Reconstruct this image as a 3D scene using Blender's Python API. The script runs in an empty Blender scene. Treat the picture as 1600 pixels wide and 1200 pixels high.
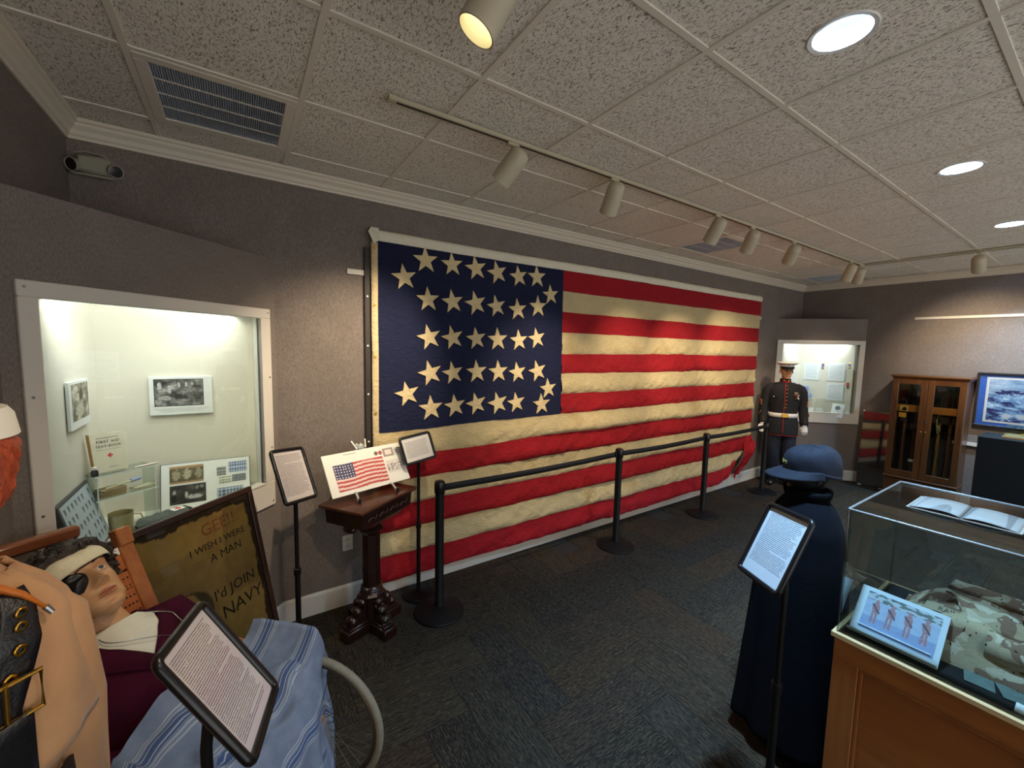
import bpy, bmesh, math, random
import numpy as np
from mathutils import Vector, Matrix, noise

# ------------------------------------------------------------------ camera, world, exposure
scene = bpy.context.scene
COL = scene.collection
CAM_H = 1.92
YAW, PITCH, ROLL, FPX = 0.587319, -0.0890577, 0.0213136, 640.607
_fw = Vector((math.sin(YAW) * math.cos(PITCH), math.cos(YAW) * math.cos(PITCH), math.sin(PITCH)))
_r = Vector((math.cos(YAW), -math.sin(YAW), 0)); _u = _r.cross(_fw)
_r2 = _r * math.cos(ROLL) + _u * math.sin(ROLL); _u2 = -_r * math.sin(ROLL) + _u * math.cos(ROLL)
cam_data = bpy.data.cameras.new('camera')
cam_data.sensor_fit = 'HORIZONTAL'; cam_data.sensor_width = 36.0
cam_data.lens = 36.0 * FPX / 1600.0; cam_data.clip_start = 0.02; cam_data.clip_end = 60
cam = bpy.data.objects.new('camera', cam_data); COL.objects.link(cam)
cam.matrix_world = Matrix(((_r2.x, _u2.x, -_fw.x, 0), (_r2.y, _u2.y, -_fw.y, 0), (_r2.z, _u2.z, -_fw.z, CAM_H), (0, 0, 0, 1)))
scene.camera = cam

world = bpy.data.worlds.new('world'); scene.world = world; world.use_nodes = True
world.node_tree.nodes['Background'].inputs[0].default_value = (1.0, 0.965, 0.92, 1)
world.node_tree.nodes['Background'].inputs[1].default_value = 0.85
scene.view_settings.view_transform = 'Standard'; scene.view_settings.look = 'None'
scene.view_settings.exposure = 1.12; scene.view_settings.gamma = 1.0
scene.view_settings.use_curve_mapping = False
scene.cycles.use_denoising = True
scene.cycles.max_bounces = 10; scene.cycles.transparent_max_bounces = 16
scene.cycles.sample_clamp_indirect = 4.0
scene.cycles.caustics_reflective = False; scene.cycles.caustics_refractive = False

# light levels (watts)
DOWNLIGHT_W = 19.0; DOWNLIGHT_COL = (0.37, 0.66, 1.0)
WARM = (1.0, 0.80, 0.56)
NICHE_W_LEFT, NICHE_W_RIGHT = 4.6, 5.5

# ------------------------------------------------------------------ small helpers
PI = math.pi
rng = random.Random(7)

def lin(c):
    """sRGB 0-255 triple -> linear rgba"""
    o = []
    for x in c[:3]:
        x = x / 255.0
        o.append(x / 12.92 if x <= 0.04045 else ((x + 0.055) / 1.055) ** 2.4)
    return (o[0], o[1], o[2], 1.0)

def nz(x, y=0.0, z=0.0):
    return noise.noise(Vector((x, y, z)))

MATS = {}
def _new(name):
    m = bpy.data.materials.new(name); m.use_nodes = True
    nt = m.node_tree
    b = nt.nodes['Principled BSDF']
    MATS[name] = m
    return m, nt, b

def _n(nt, t, **kw):
    n = nt.nodes.new(t)
    for k, v in kw.items():
        setattr(n, k, v)
    return n

def _mixc(nt, fac, a, b, mode='MIX'):
    n = _n(nt, 'ShaderNodeMix', data_type='RGBA', blend_type=mode)
    for i, s in ((0, fac), (6, a), (7, b)):
        if isinstance(s, (int, float)):
            n.inputs[i].default_value = s
        elif isinstance(s, tuple):
            n.inputs[i].default_value = s
        else:
            nt.links.new(s, n.inputs[i])
    return n.outputs[2]

def _math(nt, op, a, b=None, c=None):
    n = _n(nt, 'ShaderNodeMath', operation=op)
    for i, s in enumerate((a, b, c)):
        if s is None:
            continue
        if isinstance(s, (int, float)):
            n.inputs[i].default_value = s
        else:
            nt.links.new(s, n.inputs[i])
    return n.outputs[0]

def _coords(nt, scale=(1, 1, 1), kind='Object', loc=(0, 0, 0)):
    tc = _n(nt, 'ShaderNodeTexCoord'); mp = _n(nt, 'ShaderNodeMapping')
    mp.inputs['Scale'].default_value = scale; mp.inputs['Location'].default_value = loc
    nt.links.new(tc.outputs[kind], mp.inputs['Vector'])
    return mp.outputs[0]

def _noise(nt, vec, scale, detail=4, rough=0.6, dist=0.0):
    n = _n(nt, 'ShaderNodeTexNoise')
    n.inputs['Scale'].default_value = scale; n.inputs['Detail'].default_value = detail
    n.inputs['Roughness'].default_value = rough; n.inputs['Distortion'].default_value = dist
    nt.links.new(vec, n.inputs['Vector'])
    return n.outputs['Fac']

def _ramp(nt, fac, stops):
    n = _n(nt, 'ShaderNodeValToRGB')
    e = n.color_ramp.elements
    while len(e) < len(stops):
        e.new(0.5)
    for i, (p, c) in enumerate(stops):
        e[i].position = p; e[i].color = c
    nt.links.new(fac, n.inputs[0])
    return n.outputs[0]

def _bump(nt, b, h, strength, dist):
    n = _n(nt, 'ShaderNodeBump'); n.inputs['Strength'].default_value = strength; n.inputs['Distance'].default_value = dist
    nt.links.new(h, n.inputs['Height']); nt.links.new(n.outputs[0], b.inputs['Normal'])

def mat(name, col, rough=0.5, metal=0.0, var=0.0, scale=8.0, bump=0.0, bscale=None, spec=0.5, stretch=(1, 1, 1), sheen=0.0):
    if name in MATS:
        return MATS[name]
    m, nt, b = _new(name)
    c = lin(col)
    b.inputs['Base Color'].default_value = c; b.inputs['Roughness'].default_value = rough
    b.inputs['Metallic'].default_value = metal; b.inputs['Specular IOR Level'].default_value = spec
    if sheen:
        b.inputs['Sheen Weight'].default_value = sheen
    if var or bump:
        v = _coords(nt, stretch)
    if var:
        f = _noise(nt, v, scale)
        dk = tuple(x * (1 - var) for x in c[:3]) + (1,); lt = tuple(min(1, x * (1 + var)) for x in c[:3]) + (1,)
        nt.links.new(_ramp(nt, f, [(0.3, dk), (0.7, lt)]), b.inputs['Base Color'])
    if bump:
        h = _noise(nt, v, bscale or scale * 3)
        _bump(nt, b, h, min(1, bump), 0.004 * max(1, bump))
    return m

def wood(name, c1, c2, rough=0.35, axis='Z', scale=14.0, coat=0.3):
    if name in MATS:
        return MATS[name]
    m, nt, b = _new(name)
    st = {'X': (0.12, 1, 1), 'Y': (1, 0.12, 1), 'Z': (1, 1, 0.12)}[axis]
    v = _coords(nt, st)
    f = _noise(nt, v, scale, 6, 0.65, 0.6)
    f2 = _noise(nt, v, scale * 6, 3, 0.6)
    c = _ramp(nt, f, [(0.3, lin(c1)), (0.68, lin(c2))])
    c = _mixc(nt, _math(nt, 'MULTIPLY', f2, 0.35), c, lin([x * 0.6 for x in c1]))
    nt.links.new(c, b.inputs['Base Color'])
    b.inputs['Roughness'].default_value = rough; b.inputs['Coat Weight'].default_value = coat; b.inputs['Coat Roughness'].default_value = 0.2
    _bump(nt, b, f2, 0.12, 0.002)
    return m

def thin_glass(name, tint=(235, 240, 238), refl=1.0, rough=0.0, haze=0.0):
    """pane: see-through with a fresnel mirror reflection"""
    if name in MATS:
        return MATS[name]
    m = bpy.data.materials.new(name); m.use_nodes = True; MATS[name] = m
    nt = m.node_tree; nt.nodes.clear()
    out = _n(nt, 'ShaderNodeOutputMaterial'); tr = _n(nt, 'ShaderNodeBsdfTransparent'); gl = _n(nt, 'ShaderNodeBsdfGlossy')
    tr.inputs[0].default_value = lin(tint); gl.inputs['Roughness'].default_value = rough
    lw = _n(nt, 'ShaderNodeLayerWeight'); lw.inputs[0].default_value = 0.5
    fres = _math(nt, 'MULTIPLY_ADD', _math(nt, 'POWER', lw.outputs['Facing'], 5.0), 0.96, 0.04)
    mx = _n(nt, 'ShaderNodeMixShader')
    nt.links.new(_math(nt, 'MINIMUM', _math(nt, 'MULTIPLY_ADD', fres, refl, haze), 1.0), mx.inputs[0])
    nt.links.new(tr.outputs[0], mx.inputs[1]); nt.links.new(gl.outputs[0], mx.inputs[2])
    nt.links.new(mx.outputs[0], out.inputs[0])
    return m

def emit(name, col, strength):
    if name in MATS:
        return MATS[name]
    m = bpy.data.materials.new(name); m.use_nodes = True; MATS[name] = m
    nt = m.node_tree; nt.nodes.clear()
    out = _n(nt, 'ShaderNodeOutputMaterial'); e = _n(nt, 'ShaderNodeEmission')
    e.inputs[0].default_value = (col[0], col[1], col[2], 1); e.inputs[1].default_value = strength
    nt.links.new(e.outputs[0], out.inputs[0])
    return m

def print_mat(name='printed_colour', rough=0.45):
    if name in MATS:
        return MATS[name]
    m, nt, b = _new(name)
    a = _n(nt, 'ShaderNodeVertexColor'); a.layer_name = 'Col'
    nt.links.new(a.outputs[0], b.inputs['Base Color']); b.inputs['Roughness'].default_value = rough
    return m

def text_paper(name, w, h, pitch=0.0062, side=0.02, top=0.03, bottom=0.03, paper=(236, 232, 232), ink=(60, 52, 58), gap=0.5, para=7):
    """a typed page: rows of broken ink strokes; local x right, z up, origin in the middle"""
    if name in MATS:
        return MATS[name]
    m, nt, b = _new(name)
    tc = _n(nt, 'ShaderNodeTexCoord'); sp = _n(nt, 'ShaderNodeSeparateXYZ')
    nt.links.new(tc.outputs['Object'], sp.inputs[0])
    x, z = sp.outputs[0], sp.outputs[2]
    zz = _math(nt, 'DIVIDE', _math(nt, 'SUBTRACT', h / 2 - top, z), pitch)
    row = _math(nt, 'FLOOR', zz); fr = _math(nt, 'FRACT', zz)
    line = _math(nt, 'LESS_THAN', fr, 0.42)
    # ragged right end and paragraph breaks from row number
    rnd = _math(nt, 'FRACT', _math(nt, 'MULTIPLY', _math(nt, 'SINE', _math(nt, 'MULTIPLY', row, 12.99)), 4375.5))
    last = _math(nt, 'LESS_THAN', _math(nt, 'MODULO', _math(nt, 'ADD', row, 2.0), float(para)), 0.5)
    endx = _math(nt, 'SUBTRACT', w / 2 - side, _math(nt, 'MULTIPLY', rnd, 0.018))
    endx = _math(nt, 'SUBTRACT', endx, _math(nt, 'MULTIPLY', last, _math(nt, 'MULTIPLY', rnd, w * 0.6)))
    inx = _math(nt, 'MULTIPLY', _math(nt, 'LESS_THAN', x, endx), _math(nt, 'GREATER_THAN', x, -w / 2 + side))
    inz = _math(nt, 'MULTIPLY', _math(nt, 'LESS_THAN', z, h / 2 - top), _math(nt, 'GREATER_THAN', z, -h / 2 + bottom))
    cv = _n(nt, 'ShaderNodeCombineXYZ'); nt.links.new(_math(nt, 'MULTIPLY', x, 420.0), cv.inputs[0]); nt.links.new(_math(nt, 'MULTIPLY', row, 3.7), cv.inputs[1])
    wn = _noise(nt, cv.outputs[0], 1.0, 2, 0.6)
    words = _math(nt, 'GREATER_THAN', wn, 0.40)
    mask = line
    for q in (inx, inz, words):
        mask = _math(nt, 'MULTIPLY', mask, q)
    mask = _math(nt, 'MULTIPLY', mask, 0.8)
    nt.links.new(_mixc(nt, mask, lin(paper), lin(ink)), b.inputs['Base Color'])
    b.inputs['Roughness'].default_value = 0.6
    return m

# ------------------------------------------------------------------ geometry collector
class G:
    def __init__(s):
        s.v = []; s.f = []; s.c = None
    def add(s, vs, fs):
        k = len(s.v)
        s.v.extend([tuple(p) for p in vs]); s.f.extend([tuple(i + k for i in q) for q in fs])
        return s
    def box(s, c, d, R=None, b=0.0, seg=1):
        bm = bmesh.new(); bmesh.ops.create_cube(bm, size=1.0)
        for v in bm.verts:
            v.co = Vector((v.co.x * d[0], v.co.y * d[1], v.co.z * d[2]))
        if b > 0:
            bmesh.ops.bevel(bm, geom=bm.edges[:], offset=min(b, min(d) * 0.45), segments=seg, profile=0.5, affect='EDGES')
        c = Vector(c)
        vs = [((R @ v.co) if R is not None else v.co) + c for v in bm.verts]
        bm.verts.index_update()
        fs = [[v.index for v in f.verts] for f in bm.faces]
        bm.free()
        return s.add(vs, fs)
    def span(s, lo, hi, b=0.0):
        return s.box([(a + q) / 2 for a, q in zip(lo, hi)], [q - a for a, q in zip(lo, hi)], None, b)
    def cyl(s, p0, p1, r0, r1=None, n=16, cap=True):
        return s.tube([p0, p1], [r0, r0 if r1 is None else r1], n, cap=cap)
    def tube(s, pts, r, n=8, closed=False, cap=True, flat=1.0, up=None):
        pts = [Vector(p) for p in pts]; m = len(pts)
        rs = [r] * m if isinstance(r, (int, float)) else list(r)
        T = []
        for i in range(m):
            a = pts[i - 1] if (i > 0 or closed) else pts[i]; q = pts[(i + 1) % m] if (i < m - 1 or closed) else pts[i]
            t = (q - a); T.append(t.normalized() if t.length > 1e-9 else Vector((0, 0, 1)))
        ref = Vector(up) if up is not None else (Vector((0, 0, 1)) if abs(T[0].z) < 0.9 else Vector((1, 0, 0)))
        N = (ref - T[0] * ref.dot(T[0])).normalized()
        rings = []
        for i in range(m):
            N = (N - T[i] * N.dot(T[i])).normalized(); B = T[i].cross(N)
            rings.append([pts[i] + (N * math.cos(2 * PI * k / n) * flat + B * math.sin(2 * PI * k / n)) * rs[i] for k in range(n)])
        return s.loft(rings, cap and not closed, cap and not closed, closed)
    def loft(s, rings, cap0=True, cap1=True, closed=False, ring_closed=True):
        n = len(rings[0]); m = len(rings); vs = [p for q in rings for p in q]; fs = []
        for i in range(m if closed else m - 1):
            j = (i + 1) % m
            for k in range(n if ring_closed else n - 1):
                l = (k + 1) % n
                fs.append((i * n + k, i * n + l, j * n + l, j * n + k))
        if cap0:
            fs.append(tuple(range(n - 1, -1, -1)))
        if cap1:
            fs.append(tuple((m - 1) * n + k for k in range(n)))
        return s.add(vs, fs)
    def lathe(s, prof, n=24, c=(0, 0, 0), a0=0.0, cap=True):
        rings = [[(c[0] + r * math.cos(a0 + 2 * PI * k / n), c[1] + r * math.sin(a0 + 2 * PI * k / n), c[2] + z) for k in range(n)] for r, z in prof]
        return s.loft(rings, cap and prof[0][0] > 1e-5, cap and prof[-1][0] > 1e-5)
    def grid(s, fn, nu, nv, wrap=False):
        vs = [fn(i / nu, j / nv) for j in range(nv + 1) for i in range(nu + (0 if wrap else 1))]
        w = nu if wrap else nu + 1; fs = []
        for j in range(nv):
            for i in range(nu):
                a = j * w + i; b2 = j * w + (i + 1) % w
                fs.append((a, b2, b2 + w, a + w))
        return s.add(vs, fs)
    def ball(s, c, r, nu=16, nv=10, R=None):
        if isinstance(r, (int, float)):
            r = (r, r, r)
        c = Vector(c); rings = []
        for j in range(nv + 1):
            t = -PI / 2 + PI * j / nv
            t = max(-PI / 2 + 0.02, min(PI / 2 - 0.02, t))
            q = []
            for k in range(nu):
                a = 2 * PI * k / nu
                p = Vector((r[0] * math.cos(t) * math.cos(a), r[1] * math.cos(t) * math.sin(a), r[2] * math.sin(t)))
                q.append(c + (R @ p if R is not None else p))
            rings.append(q)
        return s.loft(rings, True, True)
    def prism(s, poly, vec):
        n = len(poly); vec = Vector(vec); a = [Vector(p) for p in poly]; b = [p + vec for p in a]
        fs = [tuple(range(n - 1, -1, -1)), tuple(range(n, 2 * n))]
        fs += [(k, (k + 1) % n, n + (k + 1) % n, n + k) for k in range(n)]
        return s.add(a + b, fs)
    def xf(s, M):
        s.v = [tuple(M @ Vector(p)) for p in s.v]
        return s
    def put(s, name, m, parent=None, smooth=None, world=False, solid=0.0, sub=0):
        vs = s.v
        if world and parent is not None:
            inv = XF[parent.name].inverted(); vs = [tuple(inv @ Vector(p)) for p in vs]
        me = bpy.data.meshes.new(name)
        me.from_pydata([tuple(p) for p in vs], [], s.f); me.update()
        bm = bmesh.new(); bm.from_mesh(me)
        if solid:
            bmesh.ops.solidify(bm, geom=bm.faces[:], thickness=solid)
        bmesh.ops.recalc_face_normals(bm, faces=bm.faces[:])
        bm.to_mesh(me); bm.free()
        if smooth is not None:
            me.polygons.foreach_set('use_smooth', [True] * len(me.polygons))
            if smooth < 170:
                me.set_sharp_from_angle(angle=math.radians(smooth))
        me.materials.append(m)
        return link(name, me, parent, sub)

XF = {}
def link(name, data, parent=None, sub=0):
    o = bpy.data.objects.new(name, data); COL.objects.link(o)
    if parent is not None:
        o.parent = parent
        XF[o.name] = XF[parent.name].copy()
    else:
        XF[o.name] = Matrix.Identity(4)
    if sub:
        md = o.modifiers.new('sub', 'SUBSURF'); md.levels = sub; md.render_levels = sub
    return o

def tag(o, label, cat, group=None):
    o['label'] = label; o['category'] = cat
    if group:
        o['group'] = group
    return o

def thing(name, label, cat, loc=(0, 0, 0), rz=0.0, M=None, group=None):
    o = bpy.data.objects.new(name, None); COL.objects.link(o)
    o.empty_display_size = 0.05
    if M is None:
        M = Matrix.Translation(Vector(loc)) @ Matrix.Rotation(rz, 4, 'Z')
    o.matrix_world = M
    XF[o.name] = M.copy()
    return tag(o, label, cat, group)

def sub_empty(o, parent):
    return o

def struct(o):
    o['kind'] = 'structure'
    return o

def frame_matrix(pos, right, normal):
    """card frame: local x = right, local z = up, local -y = facing"""
    n = Vector(normal).normalized(); x = Vector(right); x = (x - n * x.dot(n)).normalized(); z = n.cross(x)
    y = -n
    return Matrix(((x.x, y.x, z.x, pos[0]), (x.y, y.y, z.y, pos[1]), (x.z, y.z, z.z, pos[2]), (0, 0, 0, 1)))

def picture(name, w, h, nx, ny, fn, parent, T=None, rough=0.45, thick=0.0):
    """flat print: colour per vertex from fn(u,v) (u right, v up, sRGB 0-255), local xz plane facing -y"""
    us = np.linspace(0, 1, nx + 1); vv = np.linspace(0, 1, ny + 1)
    verts = [(-w / 2 + w * u, 0, -h / 2 + h * v) for v in vv for u in us]
    faces = [(j * (nx + 1) + i, j * (nx + 1) + i + 1, (j + 1) * (nx + 1) + i + 1, (j + 1) * (nx + 1) + i) for j in range(ny) for i in range(nx)]
    if T is not None:
        verts = [tuple(T @ Vector(p)) for p in verts]
    me = bpy.data.meshes.new(name); me.from_pydata(verts, [], faces)
    ca = me.color_attributes.new('Col', 'FLOAT_COLOR', 'POINT')
    cols = []
    for v in vv:
        for u in us:
            cols.extend(lin([max(0, min(255, q)) for q in fn(u, v)]))
    ca.data.foreach_set('color', cols)
    me.materials.append(print_mat('printed_colour_%d' % int(rough * 100), rough))
    return link(name, me, parent)

def lettering(name, body, size, m, parent, T=None, align='CENTER', depth=0.0004, space=1.0):
    cu = bpy.data.curves.new('txt', 'FONT'); cu.body = body; cu.size = size; cu.align_x = align; cu.align_y = 'CENTER'
    cu.extrude = depth; cu.resolution_u = 2; cu.space_character = space
    ob = bpy.data.objects.new('txt', cu)
    me = bpy.data.meshes.new_from_object(ob)
    bpy.data.objects.remove(ob); bpy.data.curves.remove(cu)
    for v in me.vertices:
        p = Vector((v.co.x, -v.co.z - depth * 1.2, v.co.y))
        v.co = T @ p if T is not None else p
    me.name = name; me.materials.clear(); me.materials.append(m)
    return link(name, me, parent)

def copy_tree(o, parent=None, M=None):
    c = o.copy(); COL.objects.link(c)
    if parent is not None:
        c.parent = parent; XF[c.name] = XF[parent.name].copy()
    elif M is not None:
        c.matrix_world = M; XF[c.name] = M.copy()
    else:
        XF[c.name] = XF[o.name].copy()
    for ch in [q for q in COL.objects if q.parent == o]:
        copy_tree(ch, c)
    return c

def rot_to(d, up=(0, 0, 1)):
    """3x3 whose local z points along d"""
    return Vector(d).to_track_quat('Z', 'Y').to_matrix()

def interp(x, xs, ys):
    return float(np.interp(x, xs, ys))
# ------------------------------------------------------------------ materials of the setting
def make_wall():
    m, nt, b = _new('wall_fabric')
    v = _coords(nt, (1, 1, 1), 'Object')
    f = _noise(nt, v, 5.0, 3); f2 = _noise(nt, _coords(nt, (1, 1, 0.35)), 190.0, 3, 0.7)
    c = _ramp(nt, f, [(0.3, lin((126, 117, 110))), (0.7, lin((137, 127, 120)))])
    c = _mixc(nt, _ramp(nt, f2, [(0.35, (0, 0, 0, 1)), (0.65, (0.85, 0.85, 0.85, 1))]), c, lin((103, 94, 89)))
    nt.links.new(c, b.inputs['Base Color']); b.inputs['Roughness'].default_value = 0.9
    b.inputs['Specular IOR Level'].default_value = 0.2
    _bump(nt, b, f2, 0.35, 0.003)
    return m
M_WALL = make_wall()

def make_tile():
    m, nt, b = _new('fissured_ceiling_tile')
    oi = _n(nt, 'ShaderNodeObjectInfo')
    tc = _n(nt, 'ShaderNodeTexCoord'); ad = _n(nt, 'ShaderNodeVectorMath', operation='MULTIPLY_ADD')
    ad.inputs[1].default_value = (1, 1, 1)
    cb = _n(nt, 'ShaderNodeCombineXYZ')
    for i in range(2):
        nt.links.new(_math(nt, 'MULTIPLY', oi.outputs['Random'], 37.0 + 11 * i), cb.inputs[i])
    nt.links.new(tc.outputs['Object'], ad.inputs[0]); nt.links.new(cb.outputs[0], ad.inputs[2])
    mp = _n(nt, 'ShaderNodeMapping'); mp.inputs['Scale'].default_value = (1.0, 0.45, 1); mp.inputs['Rotation'].default_value = (0, 0, 0.5)
    nt.links.new(ad.outputs[0], mp.inputs[0])
    f = _noise(nt, mp.outputs[0], 150.0, 3, 0.6, 1.2); g = _noise(nt, ad.outputs[0], 6.0, 2)
    pits = _ramp(nt, f, [(0.36, (0, 0, 0, 1)), (0.44, (1, 1, 1, 1))])
    base = _ramp(nt, g, [(0.3, lin((238, 232, 220))), (0.7, lin((243, 237, 226)))])
    nt.links.new(_mixc(nt, pits, lin((152, 144, 132)), base), b.inputs['Base Color'])
    b.inputs['Roughness'].default_value = 0.95; b.inputs['Specular IOR Level'].default_value = 0.1
    _bump(nt, b, pits, 0.8, 0.004)
    return m
M_TILE = make_tile()
M_TEE = mat('ceiling_tee_paint', (226, 219, 205), 0.6)
M_TRIM = mat('white_trim_paint', (212, 206, 196), 0.45, var=0.03, scale=3)
M_CROWN = mat('crown_paint', (216, 206, 188), 0.5)

def make_carpet():
    m, nt, b = _new('carpet_plank')
    oi = _n(nt, 'ShaderNodeObjectInfo')
    tc = _n(nt, 'ShaderNodeTexCoord')
    cb = _n(nt, 'ShaderNodeCombineXYZ')
    nt.links.new(_math(nt, 'MULTIPLY', oi.outputs['Random'], 53.0), cb.inputs[0]); nt.links.new(_math(nt, 'MULTIPLY', oi.outputs['Random'], 31.0), cb.inputs[1])
    ad = _n(nt, 'ShaderNodeVectorMath', operation='ADD'); nt.links.new(tc.outputs['Object'], ad.inputs[0]); nt.links.new(cb.outputs[0], ad.inputs[1])
    mp = _n(nt, 'ShaderNodeMapping'); mp.inputs['Scale'].default_value = (7.0, 260.0, 1); nt.links.new(ad.outputs[0], mp.inputs[0])
    rib = _noise(nt, mp.outputs[0], 1.0, 2, 0.5)
    mp2 = _n(nt, 'ShaderNodeMapping'); mp2.inputs['Scale'].default_value = (20.0, 95.0, 1); nt.links.new(ad.outputs[0], mp2.inputs[0])
    fl = _noise(nt, mp2.outputs[0], 1.6, 4, 0.7)
    base = _ramp(nt, oi.outputs['Random'], [(0.0, lin((36, 32, 30))), (0.3, lin((50, 43, 34))), (0.55, lin((60, 42, 30))), (0.75, lin((36, 35, 35))), (1.0, lin((58, 50, 39)))])
    c = _mixc(nt, _ramp(nt, fl, [(0.45, (0, 0, 0, 1)), (0.62, (0.75, 0.75, 0.75, 1))]), base, lin((98, 82, 61)))
    c = _mixc(nt, _ramp(nt, rib, [(0.40, (0.75, 0.75, 0.75, 1)), (0.55, (0, 0, 0, 1))]), c, lin((25, 24, 23)))
    nt.links.new(c, b.inputs['Base Color']); b.inputs['Roughness'].default_value = 0.95; b.inputs['Specular IOR Level'].default_value = 0.1
    _bump(nt, b, rib, 0.6, 0.004)
    return m
M_CARPET = make_carpet()
M_UNDER = mat('floor_underlay', (40, 37, 34), 0.95)
M_CREAM = mat('niche_cream_paint', (220, 217, 206), 0.7, var=0.02, scale=2)
M_GLASS = thin_glass('case_glass', (240, 244, 240), 1.0)
M_BLACK = mat('black_powder_coat', (13, 13, 14), 0.5, var=0.1, scale=60, bump=0.1, bscale=300, spec=0.3)
M_BLACKPL = mat('black_plastic', (16, 16, 18), 0.28)
M_STEEL = mat('brushed_steel', (170, 172, 172), 0.3, 1.0)
M_BRASS = mat('brass', (205, 160, 70), 0.28, 1.0, var=0.1, scale=40)
M_WHITEPL = mat('white_plastic', (228, 226, 220), 0.4)
M_PAPER = mat('white_paper', (234, 232, 230), 0.65)
M_LAMP = mat('track_lamp_paint', (190, 180, 156), 0.45)
# ------------------------------------------------------------------ the room
XL, XR, YB, YF, ZC = -0.694, 7.75, 3.06, -2.6, 3.02
LD0, LD1 = (0.198, 3.06), (-0.694, 2.168)      # left diagonal case wall (45 degrees)
RD0, RD1 = (6.886, 3.06), (7.75, 2.196)        # right diagonal case wall
S2 = math.sqrt(0.5)

def wallbox(name, lo, hi):
    return struct(G().span(lo, hi).put(name, M_WALL))
wall_back = wallbox('wall_back', (XL - 0.1, YB, 0), (XR + 0.1, YB + 0.1, ZC + 0.1))
wall_left = wallbox('wall_left', (XL - 0.1, YF, 0), (XL, YB, ZC + 0.1))
wall_right = wallbox('wall_right', (XR, YF, 0), (XR + 0.1, YB, ZC + 0.1))
# open behind the camera to admit added world fill light; header beam only
wall_front = wallbox('wall_front', (XL - 0.1, YF - 0.1, 2.5), (XR + 0.1, YF, ZC + 0.1))

# floor slab and carpet planks (quarter-turned herringbone, each plank a piece)
floor = struct(G().span((XL - 0.1, YF - 0.1, -0.1), (XR + 0.1, YB + 0.1, -0.006)).put('floor', M_UNDER))
PW, PL = 0.25, 0.75
def plank_mesh(dx, dy, nm):
    g = G().box((0, 0, -0.003), (dx - 0.0016, dy - 0.0016, 0.006), b=0.001)
    me = bpy.data.meshes.new(nm); me.from_pydata(g.v, [], g.f); me.update(); me.materials.append(M_CARPET)
    return me
plank_cache = {}
def plank(x0, y0, x1, y1, turn):
    x0, x1 = max(x0, XL), min(x1, XR); y0, y1 = max(y0, -0.62), min(y1, YB)
    if x1 - x0 < 0.02 or y1 - y0 < 0.02:
        return
    a, c = (x1 - x0, y1 - y0) if not turn else (y1 - y0, x1 - x0)
    k = (round(a, 3), round(c, 3))
    if k not in plank_cache:
        plank_cache[k] = plank_mesh(k[0], k[1], 'carpet_plank')
    o = link('carpet_plank', plank_cache[k], floor)
    o.location = ((x0 + x1) / 2, (y0 + y1) / 2, 0); o.rotation_euler = (0, 0, PI / 2 if turn else 0)
# herringbone tiling on a PW lattice: horizontal plank at (i, j) covers i..i+2 where (i - j) % 6 == 0, vertical where == 3
for j in range(-6, 16):
    for i in range(-8, 36):
        x, y = XL - 0.1 + i * PW, -0.72 + j * PW
        if (i - j) % 6 == 0:
            plank(x, y, x + PL, y + PW, False)
        if (i - j) % 6 == 3:
            plank(x, y - 2 * PW, x + PW, y + PW, True)
struct(G().span((XL, YF, -0.006), (XR, -0.62, 0.0)).put('carpet_field', M_CARPET, floor))

# suspended ceiling: lay-in tiles and exposed tees, each a piece of the ceiling
ceiling = struct(G().span((XL - 0.1, YF - 0.1, ZC + 0.16), (XR + 0.1, YB + 0.1, ZC + 0.2)).put('ceiling', mat('plenum_dark', (60, 58, 55), 0.9)))
TX0, TPX, TY0, TPY = -0.325, 0.597, 1.572, 0.617
xs = [XL] + [TX0 + TPX * k for k in range(0, 14) if TX0 + TPX * k < XR - 0.05] + [XR]
ys = [YF] + [TY0 + TPY * k for k in range(-6, 3)] + [YB]
VENTS = []; LIGHT_CELLS = {}
def cell_of(x, y):
    i = max(k for k in range(len(xs) - 1) if xs[k] <= x); j = max(k for k in range(len(ys) - 1) if ys[k] <= y)
    return i, j
vent_cells = [cell_of(-0.03, 2.5), cell_of(4.15, 2.5), cell_of(7.1, 2.5)]
down_xy = [(TX0 + TPX * (k + 0.5), TY0 + TPY * (q + 0.5)) for k in (3, 6, 9, 12) for q in (-2, -5)]
down_cells = [cell_of(*p) for p in down_xy]
tile_cache = {}
HOLE_R = 0.088
def tile_mesh(a, c, hole):
    g = G()
    if not hole:
        g.box((0, 0, 0.006), (a - 0.006, c - 0.006, 0.012), b=0.002)
    else:
        A, C = a / 2 - 0.003, c / 2 - 0.003
        angs = sorted([2 * PI * k / 40 for k in range(40)] + [math.atan2(sy * C, sx * A) % (2 * PI) for sx in (1, -1) for sy in (1, -1)])
        rings = []
        for z in (0.0, 0.012):
            inn = [(HOLE_R * math.cos(t), HOLE_R * math.sin(t), z) for t in angs]; out = []
            for t in angs:
                k = min(A / max(1e-9, abs(math.cos(t))), C / max(1e-9, abs(math.sin(t))))
                out.append((k * math.cos(t), k * math.sin(t), z))
            rings += ([inn, out] if z == 0 else [out, inn])
        g.loft(rings, False, False, closed=True)
    me = bpy.data.meshes.new('ceiling_tile'); me.from_pydata(g.v, [], g.f); me.update(); me.materials.append(M_TILE)
    return me
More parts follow.
